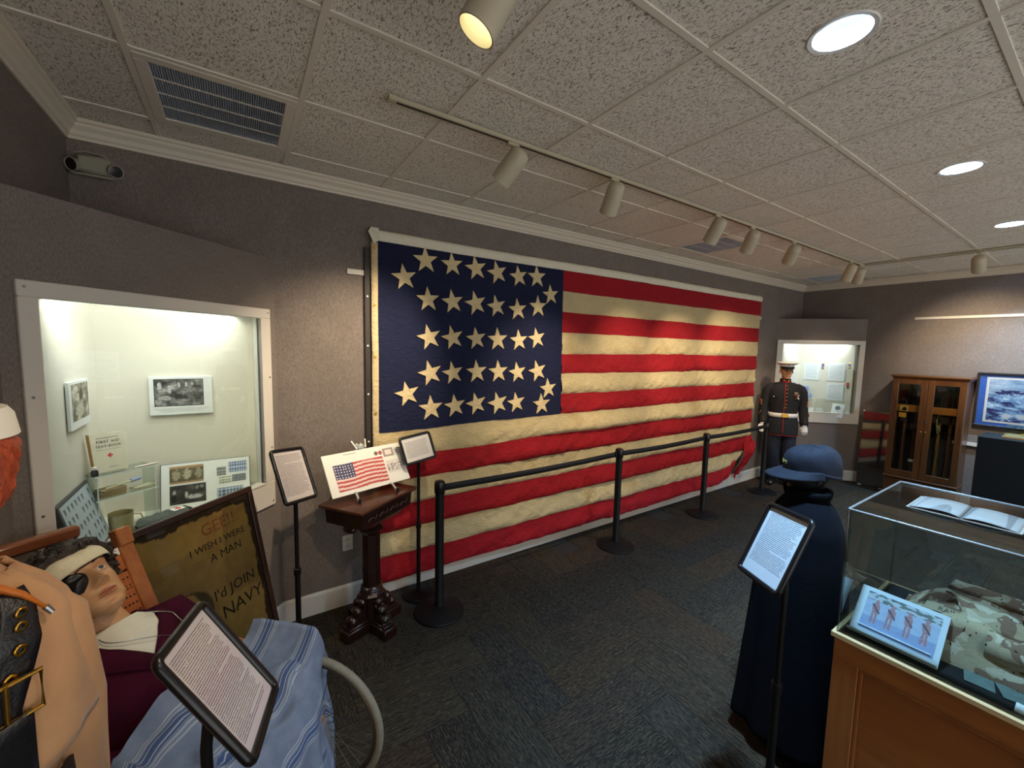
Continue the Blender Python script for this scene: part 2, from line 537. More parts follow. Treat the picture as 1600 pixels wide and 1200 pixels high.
for i in range(len(xs) - 1):
    for j in range(len(ys) - 1):
        if (i, j) in vent_cells or xs[i + 1] - xs[i] < 0.03:
            continue
        a, c = round(xs[i + 1] - xs[i], 3), round(ys[j + 1] - ys[j], 3); hole = (i, j) in down_cells
        k = (a, c, hole)
        if k not in tile_cache:
            tile_cache[k] = tile_mesh(a, c, hole)
        o = link('ceiling_tile', tile_cache[k], ceiling)
        o.location = ((xs[i] + xs[i + 1]) / 2, (ys[j] + ys[j + 1]) / 2, ZC)
for x in xs[1:-1]:
    G().span((x - 0.0125, YF, ZC - 0.006), (x + 0.0125, YB, ZC + 0.004), 0.001).put('ceiling_tee', M_TEE, ceiling)
for y in ys[1:-1]:
    G().span((XL, y - 0.0125, ZC - 0.0055), (XR, y + 0.0125, ZC + 0.004), 0.001).put('ceiling_tee', M_TEE, ceiling)

# crown moulding and baseboards
def moulding(name, prof, p0, p1, inward, m):
    """prof: list of (out, z); runs p0 -> p1, 'inward' is the room side normal"""
    g = G(); n = Vector((inward[0], inward[1], 0)).normalized()
    rings = [[Vector((p[0], p[1], 0)) + n * o + Vector((0, 0, z)) for o, z in prof] for p in (p0, p1)]
    g.loft(rings, True, True)
    return struct(g.put(name, m))
CR = [(0, 2.925), (0.008, 2.925), (0.012, 2.938), (0.02, 2.945), (0.028, 2.965), (0.045, 2.982), (0.048, 2.995), (0.058, 3.0), (0.06, ZC - 0.004), (0, ZC - 0.004)]
moulding('trim_1', CR, (XL, YB), (XR, YB), (0, -1), M_CROWN)
moulding('trim_2', CR, (XL, YF), (XL, YB), (1, 0), M_CROWN)
moulding('trim_3', CR, (XR, YF), (XR, YB), (-1, 0), M_CROWN)
BB = [(0, 0), (0.014, 0), (0.014, 0.135), (0.010, 0.148), (0.006, 0.155), (0, 0.155)]
moulding('baseboard_back', BB, (LD0[0] - 0.01, YB), (RD0[0] + 0.01, YB), (0, -1), M_TRIM)
moulding('baseboard_left', BB, LD1, LD0, (S2, -S2), M_TRIM)
moulding('baseboard_corner', BB, RD0, RD1, (-S2, -S2), M_TRIM)
moulding('baseboard_right', BB, (XR, RD1[1] + 0.01), (XR, YF), (-1, 0), M_TRIM)
# picture-hanging rails
moulding('trim_4', [(0, 2.405), (0.012, 2.405), (0.012, 2.44), (0, 2.44)], (0.64, YB), (6.4, YB), (0, -1), M_TRIM)
moulding('trim_5', [(0, 2.415), (0.014, 2.415), (0.014, 2.447), (0, 2.447)], (XR, 1.686), (XR, -2.0), (-1, 0), M_TRIM)
moulding('trim_6', [(0, 0.795), (0.03, 0.795), (0.03, 0.835), (0, 0.835)], (XR, 1.20), (XR, -2.0), (-1, 0), M_TRIM)

# ------------------------------------------------------------------ corner display cases (diagonal walls with a glazed niche)
def diag_matrix(d0, along, facing):
    """local x along the wall face, local -y towards the room, z up"""
    a = Vector((along[0], along[1], 0)).normalized(); n = Vector((facing[0], facing[1], 0)).normalized(); y = -n
    return Matrix(((a.x, y.x, 0, d0[0]), (a.y, y.y, 0, d0[1]), (0, 0, 1, 0), (0, 0, 0, 1)))
DIAG_LEN = 1.2615; DIAG_TOP = 2.445
OZ0, OZ1 = 1.03, 2.065     # opening
NFL, NCE = 0.955, 2.12                            # niche floor / ceiling
def corner_case(name, win, M, LEN, corner_xy, liners, light_w, flip, OX0, OX1, E0, E1):
    w = struct(link('wall_' + name, None)); w.empty_display_size = 0.05
    w.matrix_world = M; XF[w.name] = M.copy()
    def part(nm, m, lo, hi, b=0.0):
        return G().span(lo, hi, b).put(nm, m, w)
    part('wall_panel', M_WALL, (0, 0, 0), (LEN, 0.018, OZ0)); part('wall_panel', M_WALL, (0, 0, OZ1), (LEN, 0.018, DIAG_TOP))
    part('wall_panel', M_WALL, (0, 0, OZ0), (OX0, 0.018, OZ1)); part('wall_panel', M_WALL, (OX1, 0, OZ0), (LEN, 0.018, OZ1))
    # triangular top
    ic = XF[w.name].inverted()
    c = ic @ Vector((corner_xy[0], corner_xy[1], 0))
    G().prism([(0, 0.018, DIAG_TOP - 0.02), (LEN, 0.018, DIAG_TOP - 0.02), (c.x, c.y, DIAG_TOP - 0.02)], (0, 0, 0.02)).put('case_top', M_WALL, w)
    tri = lambda z, h: G().prism([(0, 0.018, z), (LEN, 0.018, z), (c.x, c.y, z)], (0, 0, h))
    tri(NFL - 0.02, 0.02).put('niche_floor', M_CREAM, w)
    tri(NCE + 0.03, 0.02).put('niche_ceiling', M_CREAM, w)
    for (p, q, inn) in liners:     # cream liner boards on the room walls, in world coordinates
        a = Vector((p[0], p[1], 0)); b = Vector((q[0], q[1], 0)); n = Vector((inn[0], inn[1], 0))
        g = G().prism([a, b, b + n * 0.06, a + n * 0.06], (0, 0, NCE - NFL)); g.v = [(x, y, z + NFL) for x, y, z in g.v]
        g.put('niche_liner', M_CREAM, w, world=True)
    # painted casing around the opening
    win_o = struct(link(win, None)); win_o.matrix_world = M; XF[win_o.name] = M.copy(); win_o.empty_display_size = 0.05
    def cas(lo, hi):
        return G().span(lo, hi, 0.003).put('casing', M_TRIM, win_o)
    B0, B1 = 0.872, 2.125
    cas((E0, -0.016, OZ1), (E1, 0, B1)); cas((E0, -0.016, B0), (E1, 0, OZ0))
    cas((E0, -0.016, OZ0), (OX0, 0, OZ1)); cas((OX1, -0.016, OZ0), (E1, 0, OZ1))
    for lo, hi in (((OX0 - 0.002, -0.016, OZ0 - 0.012), (OX1 + 0.002, 0.05, OZ0)), ((OX0 - 0.012, -0.014, OZ0), (OX0, 0.05, OZ1)), ((OX1, -0.014, OZ0), (OX1 + 0.012, 0.05, OZ1)), ((OX0, -0.014, OZ1), (OX1, 0.05, OZ1 + 0.012))):
        G().span(lo, hi).put('reveal', M_WHITEPL, win_o)
    G().span((OX0, 0.012, OZ0), (OX1, 0.016, OZ1)).put('pane', M_GLASS, win_o)
    sx = [E0 + 0.02, E1 - 0.02]
    for x in sx:
        for z in (0.9, 1.25, 1.7, 2.1):
            G().cyl((x, -0.018, z), (x, -0.015, z), 0.005, n=10).put('screw', M_STEEL, win_o)
    # light fitting behind the head of the opening: two tubes over a louvre of thin slats
    lf = thing('case_light', 'fluorescent strip light inside the %s corner display case' % ('near left' if not flip else 'far right'), 'light', M=M)
    zt = NCE + 0.005
    G().span((OX0 + 0.05, 0.05, zt + 0.012), (OX1 - 0.05, 0.13, zt + 0.022)).put('reflector', M_WHITEPL, lf)
    G().cyl((OX0 + 0.08, 0.09, zt), (OX1 - 0.08, 0.09, zt), 0.011, n=12).put('tube', emit('case_tube_glow', (0.95, 1.0, 0.93), 3.0), lf, 60)
    n = 22
    for k in range(n):
        x = OX0 + 0.03 + (OX1 - OX0 - 0.06) * k / (n - 1)
        G().span((x - 0.0012, 0.03, zt - 0.05), (x + 0.0012, 0.16, zt - 0.02)).put('louvre_slat', M_WHITEPL, lf)
    ld = bpy.data.lights.new('case_light_source', 'AREA'); ld.shape = 'RECTANGLE'; ld.size = OX1 - OX0 - 0.2; ld.size_y = 0.03
    ld.energy = light_w; ld.color = (1.0, 0.99, 0.96) if not flip else (0.90, 0.96, 1.0)
    lo = link('case_light_source', ld, lf); lo.location = ((OX0 + OX1) / 2, 0.09, zt - 0.014); lo.rotation_euler = (math.radians(18), 0, 0)
    return w
ML = diag_matrix(LD1, (S2, S2), (S2, -S2))      # local x from the left wall to the back wall
MR = diag_matrix(RD0, (S2, -S2), (-S2, -S2))
corner_case('corner_left', 'window_1', ML, 1.2615, (XL, YB), [((XL, 2.168 + 0.10), (XL, YB), (1, 0)), ((XL, YB), (0.198 - 0.10, YB), (0, -1))], NICHE_W_LEFT, False, 0.107, 1.131, 0.05, 1.206)
corner_case('corner_right', 'window_2', MR, 1.222, (XR, YB), [((6.886 + 0.10, YB), (XR, YB), (0, -1)), ((XR, YB), (XR, 2.196 + 0.10), (-1, 0))], NICHE_W_RIGHT, True, 0.12, 1.147, 0.035, 1.217)
# ------------------------------------------------------------------ ceiling fixtures
def air_vent(cell, label):
    i, j = cell; x0, x1, y0, y1 = xs[i], xs[i + 1], ys[j], ys[j + 1]
    v = thing('ceiling_vent', label, 'vent', ((x0 + x1) / 2, (y0 + y1) / 2, ZC), group='square air vents in the ceiling')
    a, c = (x1 - x0) / 2 - 0.013, (y1 - y0) / 2 - 0.013; fw = 0.045
    g = G()
    for lo, hi in (((-a, -c, -0.008), (a, -c + fw, 0.006)), ((-a, c - fw, -0.008), (a, c, 0.006)), ((-a, -c + fw, -0.008), (-a + fw, c - fw, 0.006)), ((a - fw, -c + fw, -0.008), (a, c - fw, 0.006))):
        g.span(lo, hi, 0.002)
    g.put('frame', M_TEE, v)
    G().span((-a, -c, 0.03), (a, c, 0.034)).put('backing', mat('vent_backing', (112, 122, 138), 0.8), v)
    n = 54; ms = mat('vent_slat', (176, 186, 202), 0.5)
    g = G()
    for k in range(n):
        x = -a + fw + (2 * a - 2 * fw) * (k + 0.5) / n
        g.box((x, 0, 0.004), (0.0022, 2 * c - 2 * fw, 0.016), Matrix.Rotation(0.5, 3, 'Y'))
    sl = g.put('fin_pack', ms, v); sl['kind'] = 'stuff'
    for q in (-0.5, 0.0, 0.5):
        G().span((-a + fw, (c - fw) * q - 0.003, -0.004), (a - fw, (c - fw) * q + 0.003, 0.002)).put('cross_bar', M_TEE, v)
air_vent(vent_cells[0], 'large square return vent with fine fins in the ceiling above the near left corner')
air_vent(vent_cells[1], 'square ceiling vent behind the spotlights above the striped half of the flag')
air_vent(vent_cells[2], 'farthest square ceiling vent, beside the far corner of the room')

M_CAN = mat('can_reflector', (232, 236, 240), 0.35)
def downlight(x, y, label):
    t = thing('recessed_downlight', label, 'downlight', (x, y, ZC), group='round recessed downlights in the ceiling')
    G().lathe([(HOLE_R - 0.004, 0.012), (HOLE_R - 0.004, -0.001), (HOLE_R + 0.010, -0.004), (HOLE_R + 0.014, 0.0), (HOLE_R - 0.002, 0.002)], 40, cap=False).put('trim_ring', M_WHITEPL, t, 40)
    g = G(); rings = []
    for r, z in ((HOLE_R - 0.003, 0.0), (HOLE_R - 0.004, 0.03), (HOLE_R - 0.006, 0.082)):
        rings.append([(r * math.cos(2 * PI * k / 40), r * math.sin(2 * PI * k / 40), z) for k in range(40)])
    g.loft(rings, False, False).put('can', M_CAN, t, 60)
    G().lathe([(0.0001, 0.080), (HOLE_R - 0.006, 0.080), (HOLE_R - 0.006, 0.084), (0.0001, 0.084)], 40).put('diffuser', emit('downlight_glow', (0.62, 0.87, 1.0), 0.75), t)
    ld = bpy.data.lights.new('downlight_source', 'AREA'); ld.shape = 'DISK'; ld.size = 0.13; ld.energy = DOWNLIGHT_W; ld.color = DOWNLIGHT_COL; ld.spread = math.radians(100)
    lo = link('downlight_source', ld, t); lo.location = (0, 0, 0.078)
names = {}
for (x, y) in down_xy:
    pos = ('nearest and largest in view' if x < 2 else 'second from the camera' if x < 4 else 'third from the camera' if x < 6 else 'closest to the right wall')
    row = 'front row recessed downlight' if y > 0 else 'rear row recessed downlight'
    downlight(x, y, '%s, %s' % (row, pos))

def track(name, label, p0, p1):
    t = thing(name, label, 'light track', ((p0[0] + p1[0]) / 2, (p0[1] + p1[1]) / 2, ZC - 0.006), math.atan2(p1[1] - p0[1], p1[0] - p0[0]))
    L = math.hypot(p1[0] - p0[0], p1[1] - p0[1]) / 2
    G().span((-L, -0.018, -0.02), (L, 0.018, 0.0), 0.002).put('rail', M_LAMP, t)
    G().span((-L + 0.01, -0.006, -0.0212), (L - 0.01, 0.006, -0.0198)).put('slot', mat('track_slot', (38, 32, 26), 0.8), t)
    for s in (-1, 1):
        G().span((s * L - 0.02, -0.02, -0.022), (s * L + 0.02, 0.02, 0), 0.003).put('end_cap', M_LAMP, t)
TRACK_Y = 1.905; TRACK_X2 = 6.36
track('light_track', 'long white light track running beside the flag wall', (0.60, TRACK_Y), (6.34, TRACK_Y))
track('light_track', 'light track across the far end of the room by the right wall', (TRACK_X2, 1.86), (TRACK_X2, -1.6))
track('light_track', 'short light track near the camera holding the brightest spotlight', (0.62, 1.16), (0.62, -1.6))

def spot_head(x, y, target, label, watts, angle=38, blend=0.6, col=WARM, glow=0.0, drop=0.11):
    t = thing('track_spotlight', label, 'spotlight', (x, y, ZC - 0.026), group='spotlights on the ceiling tracks')
    piv = Vector((0, 0, -drop)); d = (Vector(target) - Vector((x, y, ZC - 0.026)) - piv).normalized()
    G().box((0, 0, -0.008), (0.07, 0.034, 0.016), b=0.004).put('adapter', M_LAMP, t)
    G().cyl((0, 0, -0.01), tuple(piv), 0.008, n=10).put('stem', M_LAMP, t, 60)
    R = rot_to(d)
    Mt = Matrix.Translation(piv) @ R.to_4x4() @ Matrix.Scale(1.22, 4)
    # open-mouthed cylinder with a rounded back; outer and inner skins
    prof = [(0.0005, -0.075), (0.022, -0.073), (0.038, -0.062), (0.044, -0.045), (0.045, 0.0), (0.046, 0.075), (0.0465, 0.085), (0.0425, 0.085), (0.042, 0.05), (0.036, 0.02), (0.0005, 0.012)]
    G().lathe(prof, 28).xf(Mt).put('housing', M_LAMP, t, 40)
    G().lathe([(0.0005, 0.030), (0.038, 0.034), (0.038, 0.037), (0.0005, 0.037)], 24).xf(Mt).put('lamp', emit('spot_lamp_glow_%d' % int(glow), (1.0, 0.92, 0.55), 0.5 + glow), t, 40)
    ld = bpy.data.lights.new('spot_source', 'SPOT'); ld.energy = watts; ld.color = col; ld.spot_size = math.radians(angle); ld.spot_blend = blend; ld.shadow_soft_size = 0.03
    lo = link('spot_source', ld, t)
    lo.matrix_local = Matrix.Translation(piv + d * 0.11) @ rot_to(-d).to_4x4()
SPOTS = [
    (1.24, TRACK_Y, (0.60, 3.05, 1.55), 'first track spotlight from the near end of the long track', 84, 62, 1.0),
    (2.01, TRACK_Y, (2.35, 3.0, 1.35), 'second track spotlight, above the middle of the blue canton', 64, 62, 1.0),
    (3.18, TRACK_Y, (3.5, 3.0, 1.5), 'third track spotlight, beside the far ceiling vent', 44, 62, 1.0),
    (3.72, TRACK_Y, (4.5, 3.0, 1.55), 'fourth track spotlight, just past the far ceiling vent', 62, 56, 1.0),
    (4.50, TRACK_Y, (5.6, 3.0, 1.65), 'fifth track spotlight on the long track, tilted to the flag end', 66, 56, 1.0),
    (5.98, TRACK_Y, (6.6, 2.75, 1.2), 'sixth track spotlight, pair-mate nearer the flag at the track end', 35, 46, 0.9),
    (6.28, TRACK_Y, (7.4, 2.6, 1.5), 'last track spotlight at the far end of the long track', 14, 50, 0.9),
]
for s in SPOTS:
    spot_head(*s)
spot_head(TRACK_X2, 0.95, (7.75, 1.05, 1.85), 'spotlight on the cross track above the framed sea print', 74, 74, 1.0)
spot_head(0.62, 1.06, (-0.30, 1.62, 0.95), 'brightly glowing spotlight at the top of the picture near the camera', 18, 66, 1.0, glow=3)
spot_head(0.62, -0.25, (-0.35, 1.3, 1.2), 'added unseen spotlight on the short near track, lighting the tan coat', 9, 60, 0.8)  # out-of-view lamp added to light the tan-coated figure
spot_head(0.62, 0.25, (0.45, 3.06, 1.35), 'added unseen spotlight on the short near track, brightening the back wall', 30, 48, 0.9)  # extra out-of-view lamp, added to brighten the wall left of the flag

# emergency light in the near left corner
t = thing('emergency_light', 'grey twin-lamp emergency light high in the left corner', 'emergency light', (-0.585, YB, 2.80))
mg = mat('emergency_grey', (150, 148, 132), 0.45)
G().box((0.0, -0.035, 0.0), (0.13, 0.065, 0.085), b=0.012).put('housing', mg, t, 40)
G().box((-0.01, -0.045, -0.052), (0.16, 0.03, 0.012), b=0.004).put('bracket', mg, t, 40)
for sx in (-1, 1):
    d = Vector((sx * 0.55, -0.75, -0.25)).normalized(); p = Vector((sx * 0.075, -0.06, -0.015))
    Mt = Matrix.Translation(p) @ rot_to(d).to_4x4() @ Matrix.Scale(0.78, 4)
    h = G().lathe([(0.001, -0.05), (0.02, -0.046), (0.036, -0.02), (0.04, 0.015), (0.042, 0.02), (0.038, 0.02), (0.036, 0.012), (0.001, 0.008)], 24).xf(Mt).put('lamp_head', mg, t, 40)
    G().lathe([(0.001, 0.013), (0.035, 0.013), (0.035, 0.016), (0.001, 0.018)], 20).xf(Mt).put('lens', mat('dark_lens', (30, 28, 26), 0.15), h, 40)
G().tube([(-0.08, -0.02, 0.055), (-0.04, -0.03, 0.066), (0.02, -0.03, 0.064), (0.065, -0.04, 0.04), (0.08, -0.05, 0.0)], 0.005, 8).put('wire', mg, t, 60)

# electrical outlet on the back wall
t = thing('wall_outlet', 'cream electrical outlet low on the wall behind the carved stand', 'outlet', (0.618, YB, 0.47))
G().box((0, -0.004, 0), (0.072, 0.008, 0.116), b=0.003).put('plate', mat('outlet_plate', (216, 210, 196), 0.4), t, 40)
for s in (-1, 1):
    o = G().box((0, -0.0095, s * 0.024), (0.034, 0.004, 0.028), b=0.004).put('socket', mat('outlet_socket', (204, 198, 184), 0.4), t, 40)
    for q in (-1, 1):
        G().box((q * 0.007, -0.0118, s * 0.024 + 0.003), (0.003, 0.002, 0.009)).put('slot', M_BLACKPL, o)
G().cyl((0, -0.0075, 0), (0, -0.0095, 0), 0.003, n=10).put('screw', M_STEEL, t)
# ------------------------------------------------------------------ the great flag
def cloth_mat(name, col, dirt, var=0.16, scale=3.0, rough=0.85):
    m, nt, b = _new(name)
    v = _coords(nt)
    f = _noise(nt, v, scale, 5, 0.65); w = _noise(nt, _coords(nt, (1, 1, 0.25)), 420.0, 2, 0.5)
    c = lin(col)
    k = _ramp(nt, f, [(0.3, tuple(x * (1 - var) for x in c[:3]) + (1,)), (0.55, c), (0.75, lin(dirt))])
    k = _mixc(nt, _math(nt, 'MULTIPLY', w, 0.25), k, tuple(x * 0.6 for x in c[:3]) + (1,))
    nt.links.new(k, b.inputs['Base Color']); b.inputs['Roughness'].default_value = rough; b.inputs['Specular IOR Level'].default_value = 0.25
    cr = _noise(nt, _coords(nt, (1, 1, 1.6)), 22.0, 3, 0.6, 0.8)
    _bump(nt, b, cr, 0.55, 0.022)
    return m
M_RED = cloth_mat('flag_red_bunting', (158, 24, 34), (138, 26, 34))
M_CRM = cloth_mat('flag_cream_bunting', (205, 187, 143), (182, 156, 106), 0.12)
M_NAVY = cloth_mat('flag_navy_bunting', (25, 31, 62), (30, 35, 60), 0.22)
M_STAR = cloth_mat('flag_star_cotton', (224, 204, 158), (206, 176, 120), 0.1, 9.0)
M_CANVAS = cloth_mat('flag_canvas', (212, 192, 150), (196, 168, 118), 0.1, 6.0)

FX0, FX1, FZ1, SH = 0.84, 6.33, 2.655, 0.197
FZ0 = FZ1 - 13 * SH
CX1 = 2.572
def flag_y(x, z):
    """distance of the cloth off the wall: it bellies out towards the lower middle"""
    u = (x - FX0) / (FX1 - FX0); d = max(0.0, (FZ1 - z) / (FZ1 - FZ0))
    bell = max(0.0, math.sin(PI * min(1, max(0, u)) ** 0.9)) ** 1.2
    y = 0.03 + 0.085 * bell * d ** 1.7
    y += 0.022 * d * nz(x * 1.1, z * 0.5, 3.1) + 0.012 * d * nz(x * 2.9, z * 0.9, 7.7)
    y += 0.006 * nz(x * 5.5, z * 1.2, 1.3) * (0.3 + d)
    return YB - y
def seam(x, k):
    """seams waver, more so lower down, and sag a little between hangers"""
    if k == 0:
        return FZ1
    a = 0.35 + 0.65 * min(1, k / 6)
    sag = 0.03 * math.sin(PI * (x - FX0) / (FX1 - FX0)) * (k / 13)
    return FZ1 - k * SH + sag + a * (0.016 * nz(x * 0.9, k * 3.1) + 0.009 * nz(x * 3.7, k * 5.3) + 0.004 * nz(x * 11, k * 1.7))
def fpt(x, z, out=0.0):
    return (x, flag_y(x, z) - out, z)

flag = thing('wall_flag', 'huge worn thirty-four-star flag hung flat on the long back wall', 'flag', (FX0, YB, FZ0))
ENDS = {10: 6.30, 11: 6.05, 12: 5.86}
for k in range(13):
    x0 = CX1 if k < 7 else FX0; x1 = ENDS.get(k, FX1 - 0.008 * k)
    n = int((x1 - x0) / 0.022)
    puck = 0.003 if k < 3 else 0.011 + 0.0017 * k
    def fn(u, v, k=k, x0=x0, x1=x1, puck=puck):
        x = x0 + (x1 - x0) * u
        za, zb = seam(x, k), seam(x, k + 1)
        if k >= 10:   # ragged, drawn-up free end
            e = max(0.0, (x - (x1 - 0.5)) / 0.5); lift = 0.10 * e * e * (k - 9) * 0.6
            za += lift; zb += lift + 0.05 * e * e * nz(x * 14, k)
        z = za + (zb - za) * v
        prof = math.sin(PI * v ** (1.5 if k < 3 else 2.1)) ** 0.8 if 0 < v < 1 else 0
        md = 1.0 if k < 3 else 0.55 + 1.5 * max(0.0, nz(x * 1.1, k * 2.3, 0.4) + 0.15)
        out = puck * md * prof + puck * 0.55 * prof * nz(x * 7.0, v * 1.3, k * 2.0) + puck * 0.35 * prof * nz(x * 21.0 + v * 6, v * 2.2, k * 4.0)
        wr = 0.0035 + 0.0009 * k
        out += wr * (prof ** 0.5) * (nz(x * 16.0 + v * 3.0, v * 1.6, k * 1.7) + 0.7 * nz(x * 34.0 - v * 5.0, v * 2.6, k * 2.9) - 0.3)
        zz = z - puck * 0.35 * prof * v
        return fpt(x, zz, out)
    G().grid(fn, n, 12).put('stripe', M_RED if k % 2 == 0 else M_CRM, flag, 180, world=True)
def canton(u, v):
    x = FX0 + (CX1 - FX0) * u; z = FZ1 + (seam(x, 7) - FZ1) * v
    return fpt(x, z, 0.004 + 0.004 * nz(x * 4, z * 1.1, 9))
can = G().grid(canton, 80, 60).put('canton', M_NAVY, flag, 180, world=True); can['label'] = 'dark navy canton field'
# stars: centres measured from the photograph, each sewn star slightly turned
STARS = [(1.033, 2.419), (1.199, 2.564), (1.419, 2.56), (1.632, 2.557), (1.837, 2.546), (2.055, 2.539), (2.254, 2.556), (1.219, 2.272), (1.425, 2.271), (1.634, 2.275), (1.833, 2.265), (2.05, 2.253), (2.273, 2.293), (2.416, 2.411), (1.228, 1.984), (1.427, 1.988), (1.641, 1.987), (1.848, 1.985), (2.067, 1.983), (2.265, 2.008), (1.237, 1.706), (1.43, 1.705), (1.645, 1.712), (1.857, 1.709), (2.055, 1.7), (2.279, 1.708), (1.053, 1.551), (2.404, 1.543), (1.243, 1.43), (1.449, 1.437), (1.643, 1.443), (1.854, 1.436), (2.045, 1.431), (2.329, 1.4)]
for q, (sx, sz) in enumerate(STARS):
    R = 0.1 + 0.004 * math.sin(q * 2.3); a0 = PI / 2 + 0.16 + 0.10 * math.sin(q * 5.1)
    pts = []
    for i in range(10):
        r = R if i % 2 == 0 else R * 0.40
        pts.append((sx + r * math.cos(a0 + i * PI / 5), sz + r * math.sin(a0 + i * PI / 5)))
    g = G(); n = 10
    front = [fpt(x, z, 0.0135) for x, z in pts] + [fpt(sx, sz, 0.0135)]; back = [fpt(x, z, 0.003) for x, z in pts]
    g.add(front + back, [(i, (i + 1) % n, 10) for i in range(n)] + [(i, 11 + i, 11 + (i + 1) % n, (i + 1) % n) for i in range(n)])
    g.put('star', M_STAR, flag, world=True)
# white cloth header along the top, with its loose folded end
def header(u, v):
    x = 0.80 + (6.325 - 0.80) * u; z = 2.735 - 0.082 * v - 0.012 * math.sin(u * 9.0) * (1 - u) * 0.5 + 0.004 * nz(x * 5, v)
    return (x, YB - 0.020 - 0.026 * math.sin(PI * v) ** 0.6 - 0.003 * nz(x * 9, v * 2) if 0 < v < 1 else YB - 0.018 - 0.022 * v, z)
G().grid(header, 120, 6).put('header_sleeve', mat('header_cloth', (226, 220, 200), 0.85, var=0.04, scale=12, bump=0.3, bscale=60), flag, 180, world=True, solid=0.003)
G().prism([(0.775, YB - 0.055, 2.705), (0.80, YB - 0.03, 2.745), (0.85, YB - 0.045, 2.738), (0.845, YB - 0.06, 2.65), (0.81, YB - 0.06, 2.625)], (0, 0.012, 0)).put('header_fold', MATS['header_cloth'], flag, world=True)
def hoist(u, v):
    z = 2.64 + (0.13 - 2.64) * v; x = 0.796 + 0.046 * u + 0.004 * nz(z * 4, 2.2)
    return (x, YB - 0.034 - 0.006 * math.sin(PI * u) - 0.004 * nz(z * 6, u), z)
G().grid(hoist, 6, 60).put('hoist_band', M_CANVAS, flag, 180, world=True, solid=0.003)
for z in (2.6, 2.2, 1.83, 1.42, 1.0, 0.6, 0.2):
    G().lathe([(0.004, 0), (0.010, 0.0), (0.010, 0.003), (0.004, 0.003)], 14, cap=False).xf(Matrix.Translation((0.817, YB - 0.045, z)) @ Matrix.Rotation(PI / 2, 4, 'X')).put('grommet', M_BRASS, flag, world=True)
# torn red corner hanging from the fly end
def torn(u, v):
    x = 6.27 - 0.30 * v - 0.24 * u * (1 - 0.45 * v) + 0.03 * nz(v * 5, u * 2); z = 0.66 - 0.50 * v - 0.05 * u + 0.03 * nz(u * 4, v * 3)
    return (x, YB - 0.10 - 0.04 * math.sin(v * 5) - 0.03 * math.sin(u * 4 + v * 3), z)
G().grid(torn, 8, 22).put('torn_corner', M_RED, flag, 180, world=True)['label'] = 'torn red corner hanging down'

# dark batten with white screws on the wall behind the hoist edge
t = thing('wall_batten', 'narrow dark batten with white screws on the wall beside the flag', 'batten', (0.775, YB, 0.16))
G().span((-0.022, -0.022, 0), (0.02, 0, 2.44), 0.002).put('board', mat('batten_dark', (44, 36, 32), 0.6), t)
for z in (0.35, 0.75, 1.05, 1.4, 1.75, 2.1):
    G().cyl((-0.004, -0.022, z), (-0.004, -0.026, z), 0.007, n=10).put('screw', M_WHITEPL, t)
# ------------------------------------------------------------------ rope-barrier posts
def stanchion(x, y, label, nxt=None, lean=0.0):
    t = thing('barrier_post', label, 'barrier post', (x, y, 0), group='black retractable-belt barrier posts')
    G().lathe([(0.178, 0.0), (0.18, 0.008), (0.176, 0.016), (0.15, 0.024), (0.10, 0.036), (0.055, 0.046), (0.034, 0.052)], 48).put('base', M_BLACK, t, 35)
    G().lathe([(0.036, 0.05), (0.034, 0.07), (0.0315, 0.075), (0.0315, 0.88), (0.0315, 0.885)], 28).put('post', M_BLACK, t, 40)
    G().lathe([(0.036, 0.885), (0.038, 0.89), (0.038, 0.955), (0.034, 0.968), (0.02, 0.974), (0.0005, 0.975)], 28).put('belt_head', M_BLACKPL, t, 40)
    if nxt:
        d = Vector((nxt[0] - x, nxt[1] - y, 0)); L = d.length; d.normalize(); n = Vector((-d.y, d.x, 0))
        def belt(u, v):
            p = d * (0.036 + (L - 0.072) * u); sag = -0.012 * math.sin(PI * u)
            return tuple(p + n * (0.0015 * nz(u * 6)) + Vector((0, 0, 0.945 - 0.05 * v + sag)))
        G().grid(belt, 24, 1).put('belt', mat('belt_webbing', (20, 20, 22), 0.75), t, 180, solid=0.0015)
        p = d * (L - 0.05)
        G().box(tuple(p + Vector((0, 0, 0.92))), (0.02, 0.02, 0.058), Matrix.Rotation(math.atan2(d.y, d.x), 3, 'Z'), b=0.003).put('belt_clip', M_BLACKPL, t)
    else:
        G().box((-0.04, 0, 0.92), (0.014, 0.03, 0.056), b=0.003).put('belt_slot', M_BLACKPL, t)
    return t
SP = [(1.15, 2.62), (3.025, 2.65), (4.51, 2.655), (5.98, 2.68)]
stanchion(*SP[0], 'nearest barrier post, in front of the lower left of the flag', SP[1])
stanchion(*SP[1], 'second barrier post, in front of the middle of the flag', SP[2])
stanchion(*SP[2], 'third barrier post, in front of the fly end of the flag', SP[3])
stanchion(*SP[3], 'last barrier post, standing at the uniformed mannequin')

